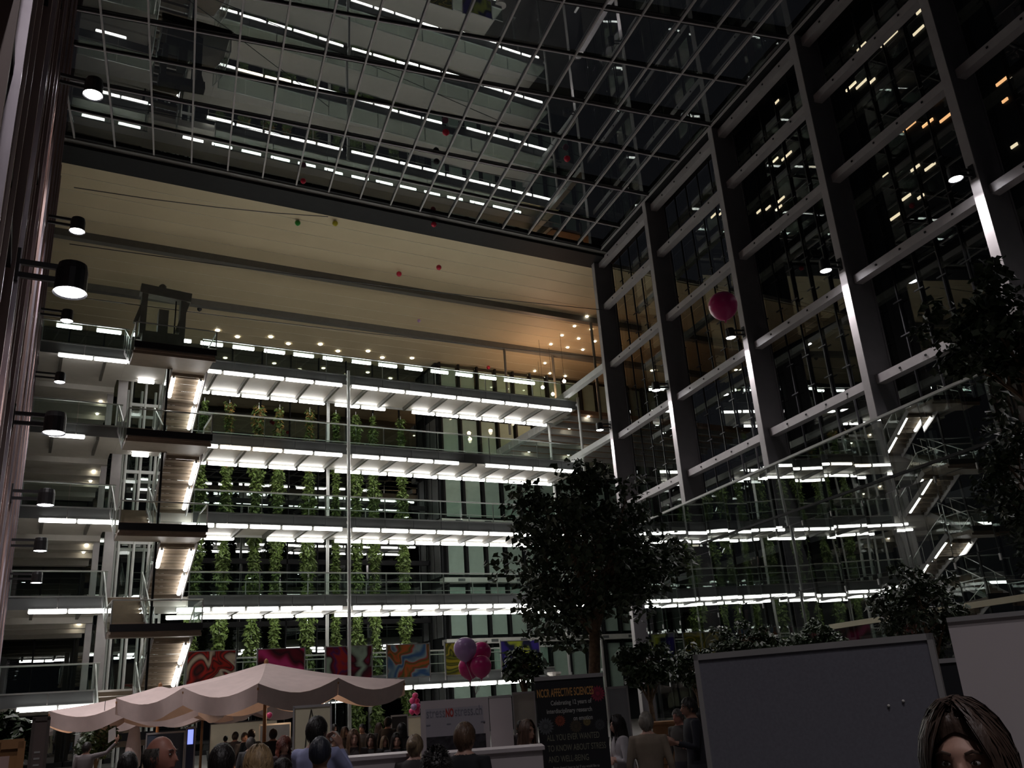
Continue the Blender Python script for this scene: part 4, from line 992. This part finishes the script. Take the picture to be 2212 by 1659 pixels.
def hair_mesh(style):
    if style in HAIR: return HAIR[style]
    mb = MB(); n, m = 36, 20; st = random.getstate(); random.seed(len(style)*7+3)
    def hl(a):            # polar angle of the hair line; a = 0 at the face
        f = (1-math.cos(a))/2
        lo, hi = {'bald': (1.75, 2.05), 'spiky': (.82, 2.05)}.get(style, (.86, 2.08))
        if style == 'bald': return 1.14+(lo+(hi-lo)*f-1.14)*max(0, min(1, (abs(a)-1.15)/.35))
        side = .35*math.exp(-((abs(a)-1.45)/.35)**2)
        return lo+(hi-lo)*f**.75+side*.3
    vs, fs = [], []
    th = {'short': .012, 'spiky': .020, 'long': .020, 'bun': .018, 'bald': .006, 'bob': .024, 'curly': .040, 'cap': .016}[style]
    for i in range(m+1):
        for k in range(n):
            a = -math.pi+2*math.pi*k/n; t0 = 0.02 if style != 'bald' else 1.12
            t = t0+(max(hl(a), t0+.02)-t0)*i/m
            x, y, z = math.sin(t)*math.sin(a), -math.sin(t)*math.cos(a), math.cos(t)
            jaw = 1.0 if z > -.1 else 1-.30*((-z-.1)/.9)
            e = th*max(.08, 1-(i/m)**5)
            bump = {'spiky': random.uniform(-.006,.016), 'curly': random.uniform(-.014,.02)}.get(style, random.uniform(-.002,.003))
            e += bump if 0 < i < m else 0
            if style == 'bald': e *= min(1, i/6)
            vs.append(HC+Vector((x*(.078*jaw+e), y*(.098+e)+(.004 if y > 0 else 0), z*(.123+e*1.2))))
    fs = [(i*n+k, (i+1)*n+k, (i+1)*n+(k+1) % n, i*n+(k+1) % n) for i in range(m) for k in range(n) if style != 'bald' or abs(-math.pi+2*math.pi*(k+.5)/n) > 1.15]
    if style != 'bald': fs.append(tuple(range(n)))
    mb.add(vs, fs)
    if style in ('long', 'bob', 'curly'):
        zend = {'long': -.36, 'bob': -.16, 'curly': -.20}[style]
        q = 26; rows = 12; vs = []
        for layer in (0, 1):
            for i in range(rows+1):
                f = i/rows; z = .02+(zend-.02)*f
                for k in range(q+1):
                    a = 1.20+(2*math.pi-2.4)*k/q; a -= math.pi*0
                    r = (.094 if layer else .074)+.012*math.sin(f*3.1)+random.uniform(-.003,.003)+(random.uniform(0,.02) if style == 'curly' else 0)
                    w = 1.0+.25*f
                    vs.append(HC+Vector((math.sin(a)*r*w*.98, -math.cos(a)*r*1.16*(1+.15*f)+.012, z)))
        c1 = (q+1)*(rows+1)
        fs = []
        for i in range(rows):
            for k in range(q):
                p = i*(q+1)+k; fs.append((p, p+1, p+q+2, p+q+1)); fs.append((c1+p+1, c1+p, c1+p+q+1, c1+p+q+2))
        for i in range(rows):
            for k in (0, q): p = i*(q+1)+k; fs.append((p, p+q+1, c1+p+q+1, c1+p))
        for k in range(q): p = rows*(q+1)+k; fs.append((p, p+1, c1+p+1, c1+p))
        mb.add(vs, fs)
    if style == 'bun': mb.ellip(HC+Vector((0,.115,.045)), .050, .045, .045, 12, 8)
    if style == 'cap':
        mb.tube([HC+Vector((-.06,-.09,.062)), HC+Vector((-.03,-.15,.055)), HC+Vector((.03,-.15,.055)), HC+Vector((.06,-.09,.062))], [.010,.012,.012,.010], 8)
    def ribbon(pts, w):
        b = []
        for i, p in enumerate(pts):
            d = (pts[min(i+1,len(pts)-1)]-pts[max(i-1,0)]).normalized(); o = (p-HC).normalized(); sd = d.cross(o); sd = sd.normalized() if sd.length > 1e-5 else Vector((1,0,0))
            ww = w*(1-.6*i/(len(pts)-1)); b += [p-sd*ww, p+sd*ww]
        mb.add(b, [(2*i, 2*i+1, 2*i+3, 2*i+2) for i in range(len(pts)-1)])
    def surf(a, t, e):
        x, y, z = math.sin(t)*math.sin(a), -math.sin(t)*math.cos(a), math.cos(t); jaw = 1.0 if z > -.1 else 1-.30*((-z-.1)/.9)
        return HC+Vector((x*(.078*jaw+e), y*(.098+e), z*(.123+e*1.2)))
    if style in ('long', 'bob'):
        zend = -.36 if style == 'long' else -.15
        for _ in range(520):
            sgn = random.choice((-1,1)); a = sgn*(.72+(math.pi-.72)*random.random()**.9); e = th+random.uniform(-.002,.012)
            # start along the parting, bend out to the azimuth a
            y0 = random.uniform(-.06,.05); pts = [HC+Vector((sgn*.004, y0, .126+e*1.1-abs(y0)**2*6))]
            a0 = sgn*random.uniform(.15, abs(a))
            for k in range(1, 7): q = surf(a0+(a-a0)*(k/6)**1.3, .05+.27*k, e); pts.append(q+Vector((0, y0*max(0, 1-k/3), 0)))
            q = pts[-1]; zs = random.uniform(.85,1.0)*zend
            for k in range(1, 6): pts.append(Vector((q.x*(1+.10*k/5), q.y+(q.y-HC.y)*.08*k/5, q.z+(HC.z+zs-q.z)*k/5))+Vector((random.gauss(0,.003),random.gauss(0,.003),0)))
            ribbon(pts, random.uniform(.002,.0045))
    elif style != 'cap':
        for _ in range(900 if style != 'bald' else 350):
            a = random.uniform(-math.pi, math.pi); h0 = hl(a); t0 = 0.03 if style != 'bald' else 1.15
            if style == 'bald' and abs(a) < 1.2: continue
            t = t0+(h0-t0)*random.random()**.8; e = th*max(.1, 1-((t-t0)/max(.05,h0-t0))**5)
            L = .035 if style != 'curly' else .05; dt = L/.11
            lift = {'spiky': .022, 'curly': .02}.get(style, .003)
            da = random.gauss(0,.25) if style != 'bun' else random.gauss(0,.1)
            pts = [surf(a+da*k/3*(.6/max(.2,math.sin(t))), t+dt*k/3*(1 if style != 'spiky' else .4), e+lift*k/3+random.uniform(0,.003)) for k in range(4)]
            ribbon(pts, random.uniform(.0025,.0045))
    random.setstate(st)
    me = mb.mesh('hair_'+style, K['black'], smooth=True); HAIR[style] = me; return me
EW, IR = mat('eye_white', (.5,.48,.46), .2), mat('iris', (.03,.018,.01), .2)
EYES = []
for s in (-1, 1):
    EYES.append((MB().ellip(HC+Vector((s*.031,-.0835,.014)), .0120, .008, .0052, 10, 6).mesh('eye', EW, smooth=True), MB().ellip(HC+Vector((s*.031,-.0895,.014)), .0052, .004, .0050, 10, 6).mesh('iris', IR, smooth=True),
                 MB().tube([HC+Vector((s*.015,-.0965,.034)), HC+Vector((s*.032,-.0960,.040)), HC+Vector((s*.050,-.084,.034))], [.003,.004,.0025], 6).mesh('eyebrow', K['black'])))
def person(px, py, hpx, face, style, hc, shirt, label, pose='stand', skin=0, trousers=(.03,.03,.04), tilt=0., dist=None, group='crowd at the exhibition'):
    d = dist or .262*FPX/hpx
    p = at_d(px, py, d)
    sc = p.z/HC.z
    base = Vector((p.x, p.y, 0)); t = thing('person', base, label, 'person', group)
    rz = math.atan2(-p.x, p.y)+math.radians(face)
    t.rotation_euler = (0, 0, rz); t.scale = (sc, sc, sc)
    def ch(name, me, mats=None):
        o = bpy.data.objects.new(name, me); COL.objects.link(o); o.parent = t
        if mats:
            for i, m in enumerate(mats): 
                o.material_slots[i].link = 'OBJECT'; o.material_slots[i].material = m
        return o
    ch('body', body(pose), [SKIN[skin], cloth(shirt), cloth(trousers), K['black'], LIP])
    ch('hair' if style != 'cap' else 'cap', hair_mesh(style), [hairmat(hc)])
    if abs(face) < 125:
        for ew, ir, eb in EYES:
            o = ch('eye', ew); i_ = bpy.data.objects.new('iris', ir); COL.objects.link(i_); i_.parent = o
            ch('eyebrow', eb, [hairmat(hc)])
    PEOPLE.append((label, d, sc)); return t
PEOPLE = []
BR, DK, BL, GY, RD = (.045,.025,.015), (.012,.009,.008), (.36,.24,.12), (.22,.20,.18), (.14,.035,.02)
person(187, 1617, 26, 150, 'short', DK, (.16,.14,.14), 'man in grey shirt stretching one arm up with a white sheet', 'raise', 0)
person(275, 1658, 62, 175, 'short', DK, (.03,.03,.035), 'dark-haired head seen from behind, left of the balding man', 'stand')
person(342, 1636, 86, 60, 'bald', (.09,.08,.07), (.04,.04,.045), 'balding man with ruddy face turned to the right', 'stand', 2)
person(478, 1652, 84, 165, 'short', DK, (.05,.05,.06), 'person with thick dark hair in front of the cream board', 'stand')
person(557, 1656, 80, 172, 'bob', BL, (.10,.09,.09), 'blonde person with straight hair seen from behind', 'stand')
person(607, 1672, 70, 60, 'short', DK, (.05,.05,.05), 'dark-haired person with bare forehead right of the blonde head', 'stand', 1)
person(683, 1583, 64, 150, 'short', DK, (.30,.32,.52), 'man in light blue shirt lifting both hands to his face', 'photo', 1)
person(691, 1632, 58, 170, 'cap', (.015,.018,.03), (.03,.12,.09), 'person in dark navy cap and green top in front of the blue-shirted man', 'stand', 1, dist=6.6)
person(613, 1614, 38, 30, 'curly', RD, (.05,.03,.03), 'woman with curly reddish hair beside the blue board', 'stand')
person(487, 1597, 17, 170, 'short', DK, (.06,.06,.07), 'smallest distant dark head before the cream board', 'stand')
person(508, 1592, 22, 150, 'short', DK, (.05,.05,.06), 'distant dark-haired person just left of the parasol pole', 'stand')
person(528, 1594, 24, 20, 'short', DK, (.07,.07,.08), 'distant person in grey top right of the parasol pole', 'stand')
person(543, 1589, 26, 170, 'short', DK, (.04,.06,.08), 'distant person with broad dark head near the blue board', 'stand')
person(541, 1608, 32, 160, 'short', (.10,.09,.08), (.06,.06,.06), 'grey-haired person directly behind the blonde head', 'stand')
person(590, 1588, 27, 165, 'short', DK, (.015,.016,.02), 'person in black standing before the blue board', 'stand')
person(721, 1598, 36, 60, 'short', (.24,.22,.21), (.06,.06,.07), 'white-haired man behind the raised hands of the blue-shirted man', 'stand')
person(763, 1597, 40, 10, 'long', (.16,.09,.05), (.05,.04,.04), 'woman with long light brown hair left in the crowd behind the counter', 'stand')
person(801, 1603, 36, -8, 'long', BR, (.03,.03,.03), 'woman with long brown hair in the middle of the crowd', 'stand')
person(830, 1604, 29, 15, 'bob', (.24,.17,.10), (.05,.05,.05), 'short-haired blonde woman in the crowd behind the counter', 'stand')
person(857, 1602, 38, 0, 'long', DK, (.02,.02,.025), 'woman with long black hair right in the crowd behind the counter', 'stand')
for i, (px, py, h, fc, hc, lab) in enumerate(((744,1583,24,40,BR,'far person at the left end of the dense crowd'), (783,1575,24,-30,DK,'far person above the brown-haired woman in the crowd'), (818,1573,22,60,BR,'far person with raised face behind the short-haired blonde woman'),
      (838,1562,26,150,DK,'tall far person beneath the notice board'), (868,1578,30,170,DK,'far person in black at the right of the crowd'), (903,1562,20,20,DK,'far person half hidden by the poster wall'), (722,1575,20,30,DK,'far person behind the white-haired man'))):
    person(px, py, h, fc, 'short' if i % 2 else 'bob', hc, (.04,.035,.035), lab)
person(896, 1616, 58, 165, 'bun', (.20,.14,.08), (.05,.045,.045), 'person with pinned fair hair seen from behind, left of the poster', 'stand')
person(943, 1668, 96, 170, 'spiky', DK, (.04,.04,.05), 'person with spiky dark hair at the bottom edge under the poster', 'stand', 1)
person(1003, 1597, 72, 150, 'short', (.10,.055,.03), (.012,.013,.016), 'man in black jacket with short brown hair before the poster', 'stand')
person(1137, 1583, 52, 45, 'long', (.10,.055,.035), (.20,.15,.13), 'woman with long brown hair looking down left of the black banner', 'stand', 1)
person(1124, 1572, 34, 20, 'short', DK, (.05,.04,.04), 'dark-haired person hidden behind the woman left of the banner', 'stand')
person(1336, 1568, 46, -70, 'long', DK, (.40,.38,.40), 'woman with long dark hair in white blouse right of the banner', 'folded')
person(1396, 1563, 52, 172, 'short', (.17,.155,.13), (.20,.16,.12), 'grey-haired man in beige jacket seen from behind', 'stand')
person(1466, 1550, 40, -40, 'short', (.10,.09,.08), (.07,.065,.06), 'man in dark grey jacket left of the man in the dark suit', 'stand', 2)
person(1491, 1530, 46, -75, 'short', DK, (.012,.014,.022), 'man in dark suit turned left at the pinboard edge', 'gesture', 1)
person(1512, 1552, 42, -60, 'long', DK, (.03,.03,.05), 'woman with dark hair partly hidden by the pinboard', 'gesture')
person(1352, 1590, 34, 120, 'bob', (.3,.27,.22), (.05,.05,.05), 'fair-haired person behind the white-bloused woman', 'stand')
person(2098, 1655, 225, -12, 'long', (.06,.035,.025), (.06,.05,.05), 'young woman with brown hair in the right foreground, cut off below the eyes', 'stand', 0, dist=2.25)
# white sheet in the raised hand
q = at_d(241, 1590, .262*FPX/26)
t = thing('paper_sheet', q, 'small white sheet held up in the raised hand at the left', 'paper')
MB().add([q+Vector((-.05,0,-.12)), q+Vector((.08,.02,-.05)), q+Vector((.06,.03,.16)), q+Vector((-.06,.01,.10))], [(0,1,2,3)]).build('sheet', K['paper'], t)
# ================================================================== GLOWING STRIPS ON A WALL ADDED BEHIND THE GLASS
OFF = -34.0
wall = struct(MB().fbox(-30, 70, OFF-1, OFF, 0, 60).build('wall_outside', K['office']))
warm = emit('strip_warm', (1,.50,.22), 1.8); pale = emit('strip_pale', (1,.80,.55), 1.6)
def fpt(px, py):
    d = ray(px, py); o = P0+FN*OFF; k = ((o-EYE).dot(FN))/d.dot(FN); return EYE+d*k
for i, (px, py, w, wm) in enumerate(((1839,187,28,0),(1862,181,30,0),(1884,176,18,0),(1941,170,16,0),(1862,101,24,0),(1893,92,0,0),(1921,84,44,0),(1985,66,26,0),(1987,25,14,0),
    (1965,273,32,1),(2005,266,26,1),(2043,255,26,1),(2026,216,26,1),(2002,228,14,1),(2165,176,24,1),(2172,217,12,1),(2184,173,10,0),(2192,315,14,0),(1700,337,32,0),(1676,345,16,0),(1679,220,12,0),(1688,431,22,0),(1660,449,16,0),(1683,449,20,0),(1640,457,14,0),
    (1914,379,14,0),(1944,374,34,0),(1978,363,22,0),(2010,360,26,0),(1542,466,18,0),(1558,461,12,0),(1935,468,26,0),(1990,425,16,0),(1959,426,22,0))):
    p = fpt(px, py); s = (p-P0).dot(FD); wd = max(10, w)/FPX*(p-EYE).length*.5
    MB().fbox(s-wd, s+wd, OFF, OFF+.1, p.z-.11, p.z+.11).build('glow_strip', warm if wm else pale, wall)
